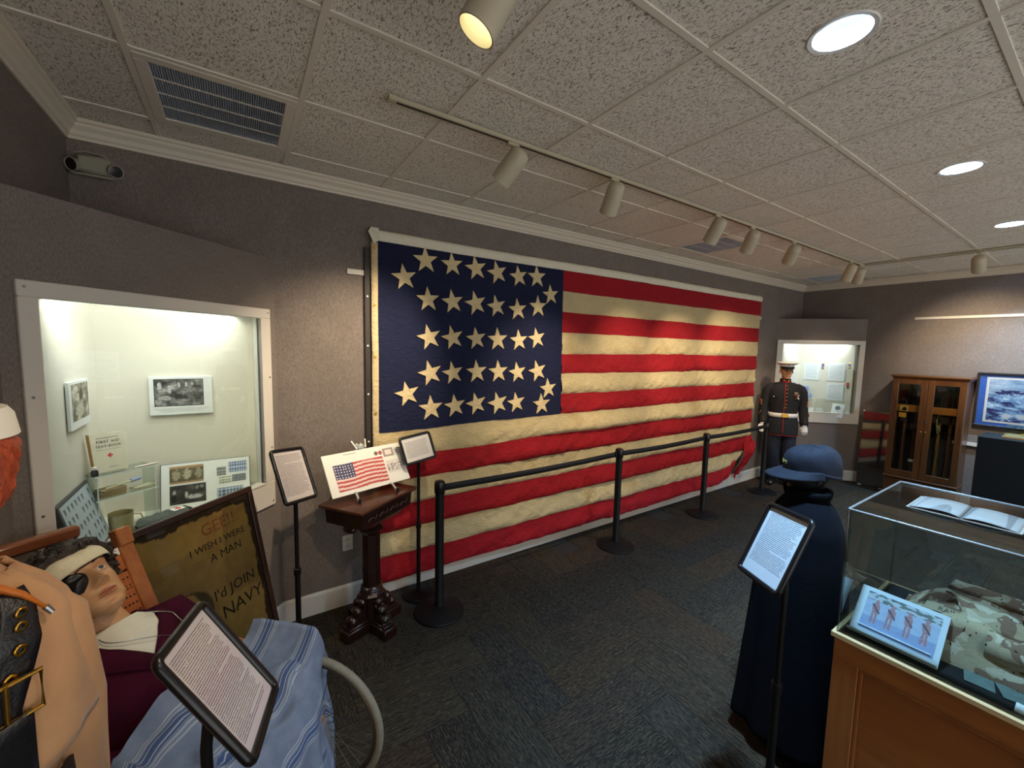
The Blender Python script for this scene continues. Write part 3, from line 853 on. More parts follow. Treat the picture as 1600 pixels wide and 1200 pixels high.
# ------------------------------------------------------------------ sign stands
def sign_stand(label, pos, right, normal, w, h, base, matname, page, collar=0.55, base_r=0.13):
    """floor stand with a tilted page frame; pos = centre of page face"""
    t = thing('sign_stand', label, 'sign stand', (base[0], base[1], 0), group='black floor stands with framed pages')
    G().lathe([(base_r, 0), (base_r + 0.002, 0.008), (base_r - 0.004, 0.018), (0.05, 0.026), (0.02, 0.034)], 40).put('base', M_BLACK, t, 35)
    FM = frame_matrix(pos, right, normal); LM = Matrix.Translation((-base[0], -base[1], 0)) @ FM
    back = LM @ Vector((0, 0.03, -0.02))
    zt = back.z - 0.05
    G().tube([(0, 0, 0.03), (0, 0, collar)], 0.0155, 14).put('pole', M_BLACK, t, 60)
    G().lathe([(0.0155, collar - 0.02), (0.021, collar - 0.018), (0.021, collar + 0.02), (0.0135, collar + 0.024)], 18).put('collar', M_BLACKPL, t, 40)
    G().tube([(0, 0, collar), (0, 0, zt - 0.08), (back.x * 0.25, back.y * 0.25, zt - 0.02), tuple(back)], 0.012, 12).put('pole', M_BLACK, t, 60)
    b = 0.021; g = G()
    # rounded frame bars swept round the page
    rc = 0.016; path = []
    W2, H2 = w / 2 - b / 2, h / 2 - b / 2
    for cx, cz, a0 in ((W2 - rc, H2 - rc, 0), (-W2 + rc, H2 - rc, PI / 2), (-W2 + rc, -H2 + rc, PI), (W2 - rc, -H2 + rc, 1.5 * PI)):
        for q in range(5):
            a = a0 + q * PI / 8
            path.append((cx + rc * math.cos(a), 0.0, cz + rc * math.sin(a)))
    g.tube(path, b / 2, 10, closed=True, up=(0, 1, 0)).xf(LM)
    fr = g.put('frame', M_BLACKPL, t, 50)
    G().box((0, 0.006, 0), (w - b, 0.006, h - b)).xf(LM).put('back_panel', M_BLACKPL, fr)
    pw, ph = w - 2 * b + 0.006, h - 2 * b + 0.006
    # page keeps its own local axes so that the printed rows follow it
    p = G().box((0, 0, 0), (pw, 0.0012, ph)).put('page', matname(pw, ph), t)
    p.matrix_local = LM @ Matrix.Translation((page[0], 0.002, page[1]))
    G().box((0, 0.0, 0), (pw, 0.0008, ph)).xf(LM @ Matrix.Translation((0, -0.002, 0))).put('clear_cover', thin_glass('page_cover', (250, 250, 250), 0.7, 0.05), fr)
    return t
sign_stand('portrait page on a black floor stand beside the left display case', (0.238, 2.568, 1.174), (0.73, 0.68, -0.13), (0.66, -0.63, 0.42), 0.255, 0.32, (0.25, 2.66),
           lambda w, h: text_paper('typed_page_a', w, h, 0.0068, 0.016, 0.02, 0.03, (226, 218, 216), (96, 88, 92), para=9), (0, 0))
k = 0.835; sc = lambda P: (P[0] * k, P[1] * k, 1.92 + (P[2] - 1.92) * k)
sign_stand('landscape page on a black floor stand behind the carved wooden stand', sc((1.288, 3.412, 1.018)), (0.98, 0.19, 0.09), (0.14, -0.91, 0.38), 0.267, 0.213, (1.10, 2.90),
           lambda w, h: text_paper('typed_page_b', w, h, 0.0075, 0.022, 0.03, 0.03, (232, 230, 228), (110, 106, 110), para=6), (0, 0), base_r=0.12)
sign_stand('large near page on a black floor stand in front of the wheelchair', (-0.053, 1.093, 1.149), (0.25, 0.97, -0.09), (0.82, -0.16, 0.54), 0.255, 0.32, (-0.092, 1.10),
           lambda w, h: text_paper('typed_page_c', w, h, 0.0060, 0.020, 0.018, 0.022, (236, 226, 226), (92, 70, 84), para=10), (0, 0))
sign_stand('bluish-lit page on a black floor stand in front of the dark cape', (1.748, 0.722, 1.154), (-0.51, -0.86, 0.08), (-0.75, 0.49, 0.44), 0.255, 0.32, (1.80, 0.69),
           lambda w, h: text_paper('typed_page_d', w, h, 0.0072, 0.018, 0.022, 0.05, (232, 236, 240), (70, 78, 92), para=11), (0, 0))

# ------------------------------------------------------------------ carved wooden stand with the information board
M_MAHO = wood('mahogany', (28, 13, 10), (50, 23, 17), 0.3, 'Z', 16)
M_MAHOT = wood('mahogany_top', (62, 32, 20), (90, 48, 30), 0.3, 'X', 12)
ang = math.atan2(0.302, 0.452)
t = thing('carved_pedestal', 'dark carved mahogany stand with octagonal column under the information board', 'stand', (0.70, 2.72, 0), ang)
TW, TD = 0.545, 0.345
# cruciform foot: four stepped arms
for q in range(4):
    R = Matrix.Rotation(q * PI / 2 - ang + math.radians(20), 4, 'Z')
    g = G()
    g.box((0.105, 0, 0.035), (0.21, 0.10, 0.07), b=0.006)
    g.box((0.095, 0, 0.078), (0.19, 0.086, 0.016), b=0.004)
    g.xf(R).put('foot', M_MAHO, t, 40)
    for i, (rx, zz, r) in enumerate(((0.150, 0.115, 0.034), (0.115, 0.165, 0.032), (0.078, 0.21, 0.028))):
        G().ball((rx, 0, zz), (r * 1.0, r * 1.25, r * 0.9), 12, 8).xf(R).put('carved_knob', M_MAHO, t, 60)
    G().prism([(0.0, -0.03, 0.08), (0.17, -0.03, 0.08), (0.15, -0.03, 0.12), (0.09, -0.03, 0.17), (0.05, -0.03, 0.25), (0.0, -0.03, 0.25)], (0, 0.06, 0)).xf(R).put('bracket', M_MAHO, t)
oct8 = lambda prof: G().lathe(prof, 8, a0=PI / 8)
oct8([(0.07, 0.08), (0.075, 0.22), (0.085, 0.245), (0.07, 0.262)]).put('column_base', M_MAHO, t)
g = G().lathe([(0.068, 0.255), (0.073, 0.262), (0.067, 0.27), (0.072, 0.28), (0.066, 0.288), (0.070, 0.296), (0.062, 0.305)], 20); g.put('column_ring', M_MAHO, t, 60)
oct8([(0.060, 0.30), (0.060, 0.66), (0.064, 0.68)]).put('column', M_MAHO, t)
for z in (0.40, 0.415, 0.43):
    oct8([(0.0615, z), (0.0615, z + 0.006)]).put('column_groove', mat('groove_dark', (22, 10, 8), 0.5), t)
oct8([(0.06, 0.665), (0.078, 0.69), (0.08, 0.705), (0.062, 0.715), (0.062, 0.74), (0.08, 0.77), (0.095, 0.80)]).put('capital', M_MAHO, t)
# frieze box under the top
def trap(z0, z1, w0, d0, w1, d1):
    g = G(); g.loft([[(-w0, -d0, z0), (w0, -d0, z0), (w0, d0, z0), (-w0, d0, z0)], [(-w1, -d1, z1), (w1, -d1, z1), (w1, d1, z1), (-w1, d1, z1)]]); return g
trap(0.765, 0.80, 0.16, 0.11, 0.215, 0.135).put('frieze_foot', M_MAHO, t)
trap(0.80, 0.895, TW / 2 - 0.035, TD / 2 - 0.03, TW / 2 - 0.03, TD / 2 - 0.025).put('frieze_box', M_MAHO, t)
for sx in (-0.15, -0.05, 0.05, 0.15):
    G().tube([(sx - 0.04, -TD / 2 + 0.024, 0.835), (sx - 0.02, -TD / 2 + 0.02, 0.855), (sx, -TD / 2 + 0.018, 0.848), (sx + 0.02, -TD / 2 + 0.02, 0.838), (sx + 0.04, -TD / 2 + 0.024, 0.86)], 0.006, 8).put('carved_scroll', wood('carving_wood', (34, 14, 10), (54, 24, 17), 0.6, 'Z', 16, 0.0), t, 60)
for sx in (-1, 1):
    G().ball((sx * 0.19, 0, 0.765), (0.03, 0.05, 0.03), 12, 8).put('carved_drop', M_MAHO, t, 60)
trap(0.892, 0.905, TW / 2 - 0.02, TD / 2 - 0.015, TW / 2, TD / 2).put('moulding', M_MAHOT, t)
G().box((0, 0, 0.914), (TW, TD, 0.018), b=0.005, seg=2).put('top', M_MAHOT, t, 40)

# the information board on a small metal easel
kb = 0.93
bp = (0.755 * kb, 2.988 * kb, 1.92 + (1.026 - 1.92) * kb); BWd, BHt = 0.577, 0.279
BM = frame_matrix(bp, (0.95, 0.30, -0.01), (0.26, -0.81, 0.52))
t = thing('information_board', 'white board printed with a small flag picture, propped on the carved stand', 'board', M=BM)
G().box((0, 0.004, 0), (BWd, 0.008, BHt), b=0.001).put('board', mat('foam_board', (226, 226, 218), 0.6), t)
def board_flag(u, v):
    v2 = v + 0.03 * math.sin(u * 7)
    if u < 0.37 and v2 > 0.46:
        gx, gy = (u / 0.37 * 7.2) % 1 - 0.5, ((v2 - 0.46) / 0.54 * 5.2) % 1 - 0.5
        return (222, 216, 214) if gx * gx + gy * gy < 0.05 else (44, 46, 92)
    s = int((1 - v2) * 13)
    q = 14 * nz(u * 9, v * 9)
    return (176 + q, 66 + q, 66 + q) if s % 2 == 0 else (224 + q, 196 + q, 190 + q)
T = Matrix.Translation((-0.055, -0.0015, -0.025))
picture('printed_flag', 0.36, 0.175, 90, 52, board_flag, t, T)
def engraving(seed, tone=210):
    def fn(u, v):
        e = min(u, 1 - u, v, 1 - v)
        q = tone - 40 - 70 * (nz(u * 9, v * 9, seed) > 0.05) * (0.15 < v < 0.75)
        q += 30 * nz(u * 23, v * 23, seed)
        return (q, q - 4, q - 6)
    return fn
def certificate(u, v):
    e = min(u, 1 - u, v, 1 - v)
    q = 150 + 40 * nz(u * 20, v * 20, 4) if e < 0.2 else 218
    return (q, q - 10, q - 14)
picture('printed_certificate', 0.083, 0.06, 24, 18, certificate, t, Matrix.Translation((0.18, -0.0015, 0.083)))
picture('printed_portrait', 0.035, 0.056, 12, 18, engraving(2.0, 240), t, Matrix.Translation((0.246, -0.0015, 0.083)))
picture('printed_engraving', 0.13, 0.09, 40, 28, engraving(5.0, 250), t, Matrix.Translation((0.205, -0.0015, -0.022)))
for sx, cl in ((0.085, (112, 92, 84)), (0.118, (170, 76, 72))):
    G().lathe([(0.0145, 0), (0.0145, 0.002), (0.012, 0.003), (0.0005, 0.003)], 20).xf(Matrix.Translation((sx, 0, 0.09)) @ Matrix.Rotation(PI / 2, 4, 'X')).put('printed_medal', mat('medal_print_%d' % cl[0], cl, 0.5), t)
G().box((-0.10, -0.0008, 0.122), (0.09, 0.0008, 0.004)).put('title_line', mat('grey_ink', (150, 150, 146), 0.6), t)
e = thing('display_easel', 'silver telescopic easel holding the information board', 'easel', (bp[0], bp[1], 0.924))
me_ = mat('easel_metal', (196, 196, 186), 0.35, 0.6)
inv = Matrix.Translation((-bp[0], -bp[1], -0.924)) @ BM
def bpnt(x, y, z):
    return inv @ Vector((x, y, z))
for sx in (-0.15, 0.13):
    a = bpnt(sx, -0.055, -BHt / 2 - 0.045); top = bpnt(0.0 + sx * 0.1, 0.03, 0.19)
    a.z = 0.003
    G().tube([tuple(a), tuple(bpnt(sx * 0.95, -0.02, -BHt / 2 - 0.008)), tuple(bpnt(sx * 0.9, 0.016, -BHt / 2 + 0.01)), tuple(top)], 0.0075, 10).put('leg', me_, e, 60)
    G().cyl(tuple(a), tuple(a + Vector((0, 0, 0.03))), 0.0095, 0.0085, 10).put('rubber_foot', M_BLACKPL, e, 60)
p = bpnt(0, 0.02, 0.165); q = bpnt(0.02, 0.16, -0.2); q.z = 0.004
G().tube([tuple(p), tuple(q)], 0.007, 10).put('leg', me_, e, 60)
G().box(tuple(bpnt(0, 0.02, 0.165)), (0.05, 0.03, 0.035), b=0.006).put('hinge', me_, e, 40)
for sx in (-0.03, 0.035):
    G().tube([tuple(bpnt(sx, 0.02, 0.15)), tuple(bpnt(sx * 1.6, 0.03, 0.215))], 0.0075, 10).put('leg_extension', me_, e, 60)
# ------------------------------------------------------------------ figures: shared head builder
HT = [0, .06, .15, .25, .35, .45, .55, .65, .75, .85, .93, .98, 1.0]
HW = [.016, .036, .051, .059, .064, .068, .071, .074, .0735, .066, .047, .024, .002]
HF = [.070, .084, .088, .087, .087, .085, .085, .089, .087, .073, .049, .024, .002]
HB = [.045, .010, -.020, -.048, -.072, -.087, -.096, -.101, -.098, -.084, -.057, -.028, -.002]
HH = 0.232
def head_point(a, t):
    """a: angle from straight ahead (+y), positive to +x; t: 0 chin .. 1 crown"""
    w, f, b = interp(t, HT, HW), interp(t, HT, HF), interp(t, HT, HB)
    mid = (f + b) / 2 if t < 0.2 else (f + b) / 2 + 0.0
    s, c = math.sin(a), math.cos(a)
    p = 0.86 if t > 0.12 else 1.0
    x = w * math.copysign(abs(s) ** p, s); y = mid + (f - mid) * math.copysign(abs(c) ** p, c) if c >= 0 else mid + (mid - b) * -(abs(c) ** p)
    ga = lambda q, m, sg: math.exp(-((q - m) / sg) ** 2)
    if c > 0:
        k = min(1.0, c * 1.6)
        # nose
        ridge = interp(t, [.30, .33, .375, .42, .50, .58, .64], [0, .010, .036, .031, .019, .008, 0]); sg = interp(t, [.33, .38, .45, .58], [.015, .0135, .010, .009])
        y += ridge * ga(x, 0, sg)
        y += .009 * ga(abs(x), .0125, .006) * ga(t, .355, .03)
        # sockets, brow, cheeks, lips, chin
        y -= .015 * ga(abs(x), .031, .017) * ga(t, .53, .055)
        y += .0045 * ga(abs(x), .030, .022) * ga(t, .615, .035)
        y += .005 * ga(abs(x), .042, .020) * ga(t, .42, .08)
        y -= .004 * ga(abs(x), .040, .018) * ga(t, .24, .07)
        lw = ga(x, 0, .021)
        y += (.0075 * ga(t, .243, .018) + .0085 * ga(t, .185, .020) - .006 * ga(t, .213, .009)) * lw * k
        y -= .004 * ga(t, .135, .025) * ga(x, 0, .03)
        y += .007 * ga(t, .06, .05) * ga(x, 0, .022)
    return Vector((x, y, (t - 0.5) * HH))
def head_geo(g, na=64, nt=64, T=Matrix.Identity(4)):
    rings = []
    for j in range(nt + 1):
        t = j / nt
        ring = []
        for i in range(na):
            q = i / na * 2 - 1                      # denser in front
            a = PI * (0.62 * q + 0.38 * q ** 3)
            ring.append(T @ head_point(a, t))
        rings.append(ring)
    g.loft(rings, True, True)
    for sx in (-1, 1):                               # ears
        pts = []
        er = []
        for (dy, dz, r) in ((0, -.030, .006), (-.004, -.018, .012), (-.008, .0, .016), (-.008, .016, .016), (-.004, .028, .010), (0, .034, .004)):
            er.append([T @ Vector((sx * (.070 + .010 + .006 * math.cos(q)), -.012 + dy + r * math.sin(q), dz - .004)) for q in [2 * PI * m / 10 for m in range(10)]])
        g.loft(er, True, True)
    return g
def eye_set(T, parent, skin, iris=(70, 110, 150), sides=(-1, 1)):
    for sx in sides:
        c = Vector((sx * .031, .0625, .007))
        e = G().ball(tuple(c), .0128, 16, 12).xf(T).put('eye', mat('eye_white', (226, 222, 214), 0.2), parent, 180)
        G().lathe([(.0058, 0), (.0055, .0012), (.0005, .0016)], 16).xf(T @ Matrix.Translation(c + Vector((0, .0122, 0))) @ Matrix.Rotation(-PI / 2, 4, 'X')).put('iris', mat('iris_%d' % iris[2], iris, 0.15), e, 180)
        G().lathe([(.0026, 0), (.0005, .0006)], 12).xf(T @ Matrix.Translation(c + Vector((0, .0140, 0))) @ Matrix.Rotation(-PI / 2, 4, 'X')).put('pupil', M_BLACKPL, e, 180)
        # lids: shells just outside the eyeball
        for lo, hi in ((18, 88), (-80, -28)):
            def lid(u, v, lo=lo, hi=hi):
                a = math.radians(-80 + 160 * u); b = math.radians(lo + (hi - lo) * v)
                return c + Vector((math.sin(a) * math.cos(b), math.cos(a) * math.cos(b), math.sin(b))) * .0142
            G().grid(lid, 12, 5).xf(T).put('eyelid', skin, e, 180, solid=0.0012)
        def brow(u):
            x = sx * (.014 + .036 * u); t = .612 + .035 * math.sin(u * 2.4) - .012 * u
            p = head_point(math.asin(max(-1, min(1, x / .078))), t); p.x = x
            return p + Vector((0, .003, 0))
        G().tube([T @ brow(q / 6) for q in range(7)], [.002, .0034, .0038, .0036, .003, .0024, .001], 8, flat=0.6).put('eyebrow', mat('brow_brown', (58, 42, 34), 0.8), parent, 180)
def lips(T, parent, m):
    def fn(u, v):
        x = -.023 + .046 * u; t = .172 + .088 * v
        edge = 1 - (2 * u - 1) ** 2
        t = .212 + (t - .212) * (0.25 + 0.75 * edge)
        p = head_point(math.asin(max(-1, min(1, (x / .06)))), t); q = head_point(0.0, t)
        p = Vector((x, q.y - 14.0 * x * x * 0.75, p.z))
        return p + Vector((0, .0008, 0))
    G().grid(fn, 16, 10).xf(T).put('lips', m, parent, 180)

def ellipse_ring(c, ax, ay, rx, ry, n=24, p=1.0, wob=None):
    c, ax, ay = Vector(c), Vector(ax), Vector(ay); o = []
    for k in range(n):
        a = 2 * PI * k / n; s, q = math.sin(a), math.cos(a)
        w = wob(a) if wob else 1.0
        o.append(c + ax * (rx * w * math.copysign(abs(q) ** p, q)) + ay * (ry * w * math.copysign(abs(s) ** p, s)))
    return o

def fingers_hand(T, parent, m, curl=0.6, side=1, name='hand'):
    """hand pointing along local -z from the wrist at the origin, palm facing local +y * ..., thumb on local +x * side"""
    g = G()
    g.loft([ellipse_ring((0, 0, 0.01), (1, 0, 0), (0, 1, 0), .026, .020, 12), ellipse_ring((0, 0, -.03), (1, 0, 0), (0, 1, 0), .036, .017, 12), ellipse_ring((0, 0, -.075), (1, 0, 0), (0, 1, 0), .041, .015, 12), ellipse_ring((0, 0, -.092), (1, 0, 0), (0, 1, 0), .036, .011, 12)])
    for i, (x, l) in enumerate(((.030, .068), (.010, .076), (-.010, .071), (-.029, .055))):
        x *= side; p = Vector((x, 0, -.085)); d = Vector((x * .12, 0, -1)); pts = [p]
        a = 0.15
        for q in range(3):
            a += curl * (0.5 if q == 0 else 0.9); step = l * (0.42, 0.32, 0.26)[q]
            pts.append(pts[-1] + Vector((x * .12 / .3 * step, math.sin(a) * step, -math.cos(a) * step)))
        g.tube(pts, [.0095, .009, .0082, .006], 8)
    g.tube([(side * .030, 0, -.022), (side * .046, .012, -.045), (side * .050, .024, -.068), (side * .046, .034, -.085)], [.012, .011, .0095, .007], 8)
    return g.xf(T).put(name, m, parent, 60)

# ------------------------------------------------------------------ wheelchair and bandaged patient (both share one local frame: +x forward, +y his left)
Q = (0.02, 1.58, 0.0); QR = -PI / 4
M_OAK = wood('orange_oak', (150, 82, 38), (196, 122, 62), 0.4, 'Z', 20)
M_OAKD = wood('brown_oak', (104, 54, 28), (146, 84, 46), 0.4, 'Y', 16)
ch = thing('wheelchair', 'antique wooden wheelchair with reclined cane back and spoked rubber-tyred wheels', 'wheelchair', Q, QR)
def beam(p0, p1, w, d, name, m, b=0.006, up=(0, 1, 0)):
    p0, p1 = Vector(p0), Vector(p1); z = (p1 - p0).normalized(); x = Vector(up).cross(z).normalized(); y = z.cross(x)
    R = Matrix((x, y, z)).transposed()
    return G().box(tuple((p0 + p1) / 2), (w, d, (p1 - p0).length), R, b).put(name, m, ch, 40)
bk0, bk1 = Vector((-0.42, 0, 0.42)), Vector((-0.755, 0, 1.16))
for sy in (-0.27, 0.115):
    a = bk0 + Vector((0, sy * 1.0, 0)); b_ = bk1 + Vector((0, sy, 0))
    beam(a, b_, 0.034, 0.052, 'back_post', M_OAK, 0.005)
    u = (b_ - a).normalized()
    beam(b_ - u * 0.075 + Vector((0.006, 0, 0.004)), b_ - u * 0.0 + Vector((0.010, 0, 0.004)), 0.044, 0.054, 'post_block', M_OAK, 0.006)
beam((-0.80, -0.33, 1.215), (-0.775, 0.005, 1.20), 0.048, 0.040, 'top_rail', M_OAKD, 0.010, up=(1, 0, 0))
beam((-0.775, -0.26, 1.14), (-0.79, -0.26, 1.21), 0.03, 0.03, 'rail_dowel', M_OAKD, 0.006)
# rounded head board and caned panel below it
u = (bk1 - bk0).normalized(); n_ = Vector((u.z, 0, -u.x))
hb = G()
poly = []
for k in range(13):
    a = PI * k / 12
    poly.append(bk1 + Vector((0, -0.078, 0)) + Vector((0, 0.172 * math.cos(a), 0)) - u * 0.16 + u * (0.11 * math.sin(a) ** 0.5) - n_ * 0.012)
hb.prism([tuple(p) for p in poly], tuple(n_ * 0.02)).put('head_board', wood('orange_board', (176, 88, 34), (206, 116, 50), 0.35, 'Y', 10), ch, 30)
cd = Matrix(((0, n_.x * -1, u.x, 0), (1, n_.y * -1, u.y, 0), (0, n_.z * -1, u.z, 0), (0, 0, 0, 1)))
pos = bk1 + Vector((0, 0.045, 0)) - u * 0.085 + n_ * 0.0095
cardM = Matrix.Translation(pos) @ cd
lab = G().box((0, 0, 0), (0.085, 0.001, 0.028)).put('label_card', text_paper('label_card_text', 0.085, 0.028, 0.009, 0.008, 0.008, 0.008, (238, 234, 228), (120, 60, 60), para=90), ch)
lab.matrix_local = cardM
def make_cane():
    m, nt, b = _new('woven_cane')
    v = _coords(nt, (1, 1, 1)); vo = _n(nt, 'ShaderNodeTexVoronoi'); vo.feature = 'F1'; vo.inputs['Scale'].default_value = 75; vo.inputs['Randomness'].default_value = 0.1
    nt.links.new(v, vo.inputs['Vector'])
    nt.links.new(_ramp(nt, vo.outputs['Distance'], [(0.25, lin((40, 18, 10))), (0.4, lin((178, 98, 44)))]), b.inputs['Base Color']); b.inputs['Roughness'].default_value = 0.5
    return m
c0, c1 = bk0 + Vector((0, -0.078, 0)) + u * 0.05, bk1 + Vector((0, -0.078, 0)) - u * 0.17
G().prism([tuple(c0 + Vector((0, -0.17, 0))), tuple(c0 + Vector((0, 0.17, 0))), tuple(c1 + Vector((0, 0.17, 0))), tuple(c1 + Vector((0, -0.17, 0)))], tuple(n_ * 0.008)).put('cane_panel', make_cane(), ch)
# seat, arms, front posts, foot board
G().box((-0.16, -0.02, 0.43), (0.52, 0.46, 0.03), b=0.006).put('seat', M_OAK, ch)
for sy in (-0.26, 0.26):
    beam((-0.56, sy, 0.64), (-0.14, sy, 0.615), 0.028, 0.06, 'armrest', M_OAK, 0.010)
    beam((-0.15, sy, 0.02 + 0.28), (-0.16, sy, 0.61), 0.036, 0.036, 'front_post', M_OAK)
    beam((-0.45, sy, 0.40), (-0.12, sy, 0.40), 0.04, 0.032, 'side_rail', M_OAK)
    beam((-0.44, sy, 0.10), (-0.46, sy, 0.66), 0.036, 0.036, 'rear_post', M_OAK)
    # big front wheel
    wy = sy + (0.045 if sy > 0 else -0.045)
    R0 = 0.285
    ring = [(R0 * math.cos(2 * PI * k / 56), wy, 0.3 + R0 * math.sin(2 * PI * k / 56)) for k in range(56)]
    wh = G().tube(ring, 0.0165, 12, closed=True).put('tyre', mat('grey_rubber', (128, 122, 104), 0.7, var=0.12, scale=30), ch, 180)
    R1 = 0.262
    G().tube([(R1 * math.cos(2 * PI * k / 56), wy, 0.3 + R1 * math.sin(2 * PI * k / 56)) for k in range(56)], 0.008, 8, closed=True).put('rim', mat('rim_bronze', (120, 100, 70), 0.35, 0.8), wh, 180)
    G().cyl((0, wy - 0.035, 0.3), (0, wy + 0.035, 0.3), 0.022, n=16).put('hub', M_STEEL, wh, 40)
    for k in range(28):
        a = 2 * PI * k / 28; a2 = a + (0.35 if k % 2 else -0.35); s = 0.02 if k % 4 < 2 else -0.02
        G().cyl((0.02 * math.cos(a2), wy + s, 0.3 + 0.02 * math.sin(a2)), (R1 * math.cos(a), wy, 0.3 + R1 * math.sin(a)), 0.0014, n=5, cap=False).put('spoke', mat('spoke_steel', (92, 88, 80), 0.5, 0.6), wh)
    G().tube([(-0.52 + 0.075 * math.cos(2 * PI * k / 24), sy, 0.09 + 0.075 * math.sin(2 * PI * k / 24)) for k in range(24)], 0.014, 8, closed=True).put('rear_wheel', MATS['grey_rubber'], ch, 180)
    beam((-0.46, sy, 0.12), (-0.52, sy, 0.09), 0.02, 0.02, 'caster_fork', M_STEEL, 0.003)
G().box((0.30, -0.02, 0.10), (0.14, 0.38, 0.02), b=0.004).put('foot_board', M_OAK, ch)
for sy in (-0.15, 0.11):
    beam((0.08, sy, 0.40), (0.27, sy, 0.10), 0.03, 0.03, 'foot_rest_strut', M_OAK)
G().cyl((0, -0.30, 0.3), (0, 0.30, 0.3), 0.010, n=10).put('axle', M_STEEL, ch, 60)

# the patient
M_SKIN = mat('mannequin_skin', (206, 158, 116), 0.42, var=0.05, scale=14)
M_ROBE = mat('maroon_robe', (62, 12, 34), 0.95, var=0.3, scale=9, bump=0.7, bscale=26, spec=0.15)
pt = thing('mannequin_patient', 'bandaged male mannequin with eye patch and maroon robe reclining in the wheelchair', 'mannequin', Q, QR)
MID = -0.07
tu = Vector((-0.56, 0, 0.83)).normalized(); tf = Vector((tu.z, 0, -tu.x)); tl = Vector((0, 1, 0))
hip = Vector((-0.26, MID, 0.47))
headC = Vector((-0.600, MID - 0.045, 1.066)); HSC = 1.22
hup = Vector((-0.66, -0.10, 0.74)).normalized(); hf = Vector((0.78, -0.06, 0.60)); hf = (hf - hup * hf.dot(hup)).normalized(); hx = hf.cross(hup)   # local x for the head
HM = Matrix(((hx.x, hf.x, hup.x, headC.x), (hx.y, hf.y, hup.y, headC.y), (hx.z, hf.z, hup.z, headC.z), (0, 0, 0, 1))) @ Matrix.Scale(HSC, 4)
sh = hip + tu * 0.47
g = G(); head_geo(g, 72, 72, HM)
nb = headC - hup * 0.075 - hf * 0.02
g.loft([ellipse_ring(nb + hup * 0.02, hx, hf, .050, .055, 20), ellipse_ring(nb - hup * 0.03, hx, hf, .052, .056, 20), ellipse_ring(sh + tu * 0.050 + tf * 0.005, -tl, tf, .062, .060, 20), ellipse_ring(sh + tu * 0.015 + tf * 0.0, -tl, tf, .11, .075, 20), ellipse_ring(sh - tu * 0.12, -tl, tf, .15, .085, 20), ellipse_ring(hip, -tl, tf, .15, .09, 20)])
# legs under the blanket belong to the same body
for sy in (-0.10, 0.10):
    g.tube([hip + Vector((0, sy, 0)), Vector((-0.10, MID + sy * 1.2, 0.49)), Vector((0.0, MID + sy * 1.2, 0.475)), Vector((0.05, MID + sy * 1.2, 0.36)), Vector((0.20, MID + sy * 1.2, 0.15))], [.08, .065, .055, .048, .04], 12)
    g.tube([Vector((0.24, MID + sy * 1.2, 0.135)), Vector((0.36, MID + sy * 1.25, 0.132))], [.035, .025], 10)
body = g.put('body', M_SKIN, pt, 60)
eye_set(HM, pt, M_SKIN, (84, 120, 150), (-1,))
lips(HM, pt, mat('lip_pink', (172, 108, 84), 0.45))
# hair: a shell of short curls over the crown, back and sides
M_HAIR = mat('dark_curly_hair', (52, 42, 36), 0.6, var=0.45, scale=60, bump=1.0, bscale=110)
def hair_pt(a, t, r):
    p = head_point(a, min(1, t)); c = Vector((0, -.006, (0.62 - 0.5) * HH)); d = (p - c).normalized()
    return p + d * r
gh = G(); rings = []
for j in range(29):
    t0 = j / 28; ring = []
    for i in range(72):
        a = -PI + 2 * PI * i / 72
        low = interp(abs(a), [0, .55, .95, 1.25, 1.45, 1.75, 2.2, PI], [.80, .80, .74, .60, .36, .40, .22, .14])
        t = low + (1 - low) * t0
        k = min(1, t0 * 6) if t0 < .17 else 1
        r = (.004 + .020 * k) + .012 * k * nz(a * 5.5, t * 19, 3.3) + .006 * k * nz(a * 13, t * 41, 8.1)
        ring.append(HM @ hair_pt(a, t, r))
    rings.append(ring)
gh.loft(rings, False, True)
hair = gh.put('hair', M_HAIR, pt, 180)
gc = G(); rr = random.Random(3)
for k in range(260):                                  # loose curls standing off the shell
    a = rr.uniform(-PI, PI); t = rr.uniform(.5, .99)
    if abs(a) < 1.0 and t < .80:
        continue
    p = HM @ hair_pt(a, t, .018); q = []
    ax = Vector((rr.uniform(-1, 1), rr.uniform(-1, 1), rr.uniform(-1, 1))).normalized(); bx = ax.orthogonal().normalized(); cx = ax.cross(bx)
    for m in range(7):
        w = m / 6 * 4.5; q.append(p + (bx * math.cos(w) + cx * math.sin(w)) * .010 + ax * (.012 * m / 6))
    gc.tube(q, .0032, 5)
o = gc.put('curls', M_HAIR, hair, 180); o['kind'] = 'stuff'
# bandage round the head and the eye patch
def bandage(u, v):
    a = -PI + 2 * PI * u; t = .60 + .24 * v + .03 * math.cos(a) - .03 * math.sin(a)
    p = head_point(a, t); d = (p - Vector((0, -.006, p.z))).normalized()
    back = max(0, -math.cos(a)); side = abs(math.sin(a))
    return HM @ (p + d * (.006 + .016 * max(back, side * .55) + .0015 * nz(a * 6, v * 5)))
G().grid(bandage, 64, 6, wrap=True).put('bandage', mat('bandage_gauze', (228, 220, 190), 0.9, var=0.06, scale=30, bump=0.4, bscale=120), pt, 180, solid=0.002)
def patch(u, v):
    a = 2 * PI * u; r = v
    x = .037 + .037 * r * math.cos(a); z = -.002 + .032 * r * math.sin(a)
    base = head_point(math.asin(max(-1, min(1, x / .075))), z / HH + .5).y
    return HM @ Vector((x, min(max(base, .050), .074) + .006 + .014 * (1 - r * r), z))
G().grid(patch, 32, 7, wrap=True).put('eye_patch', mat('black_patch', (18, 18, 20), 0.38), pt, 180, solid=0.002)
st_pts = []
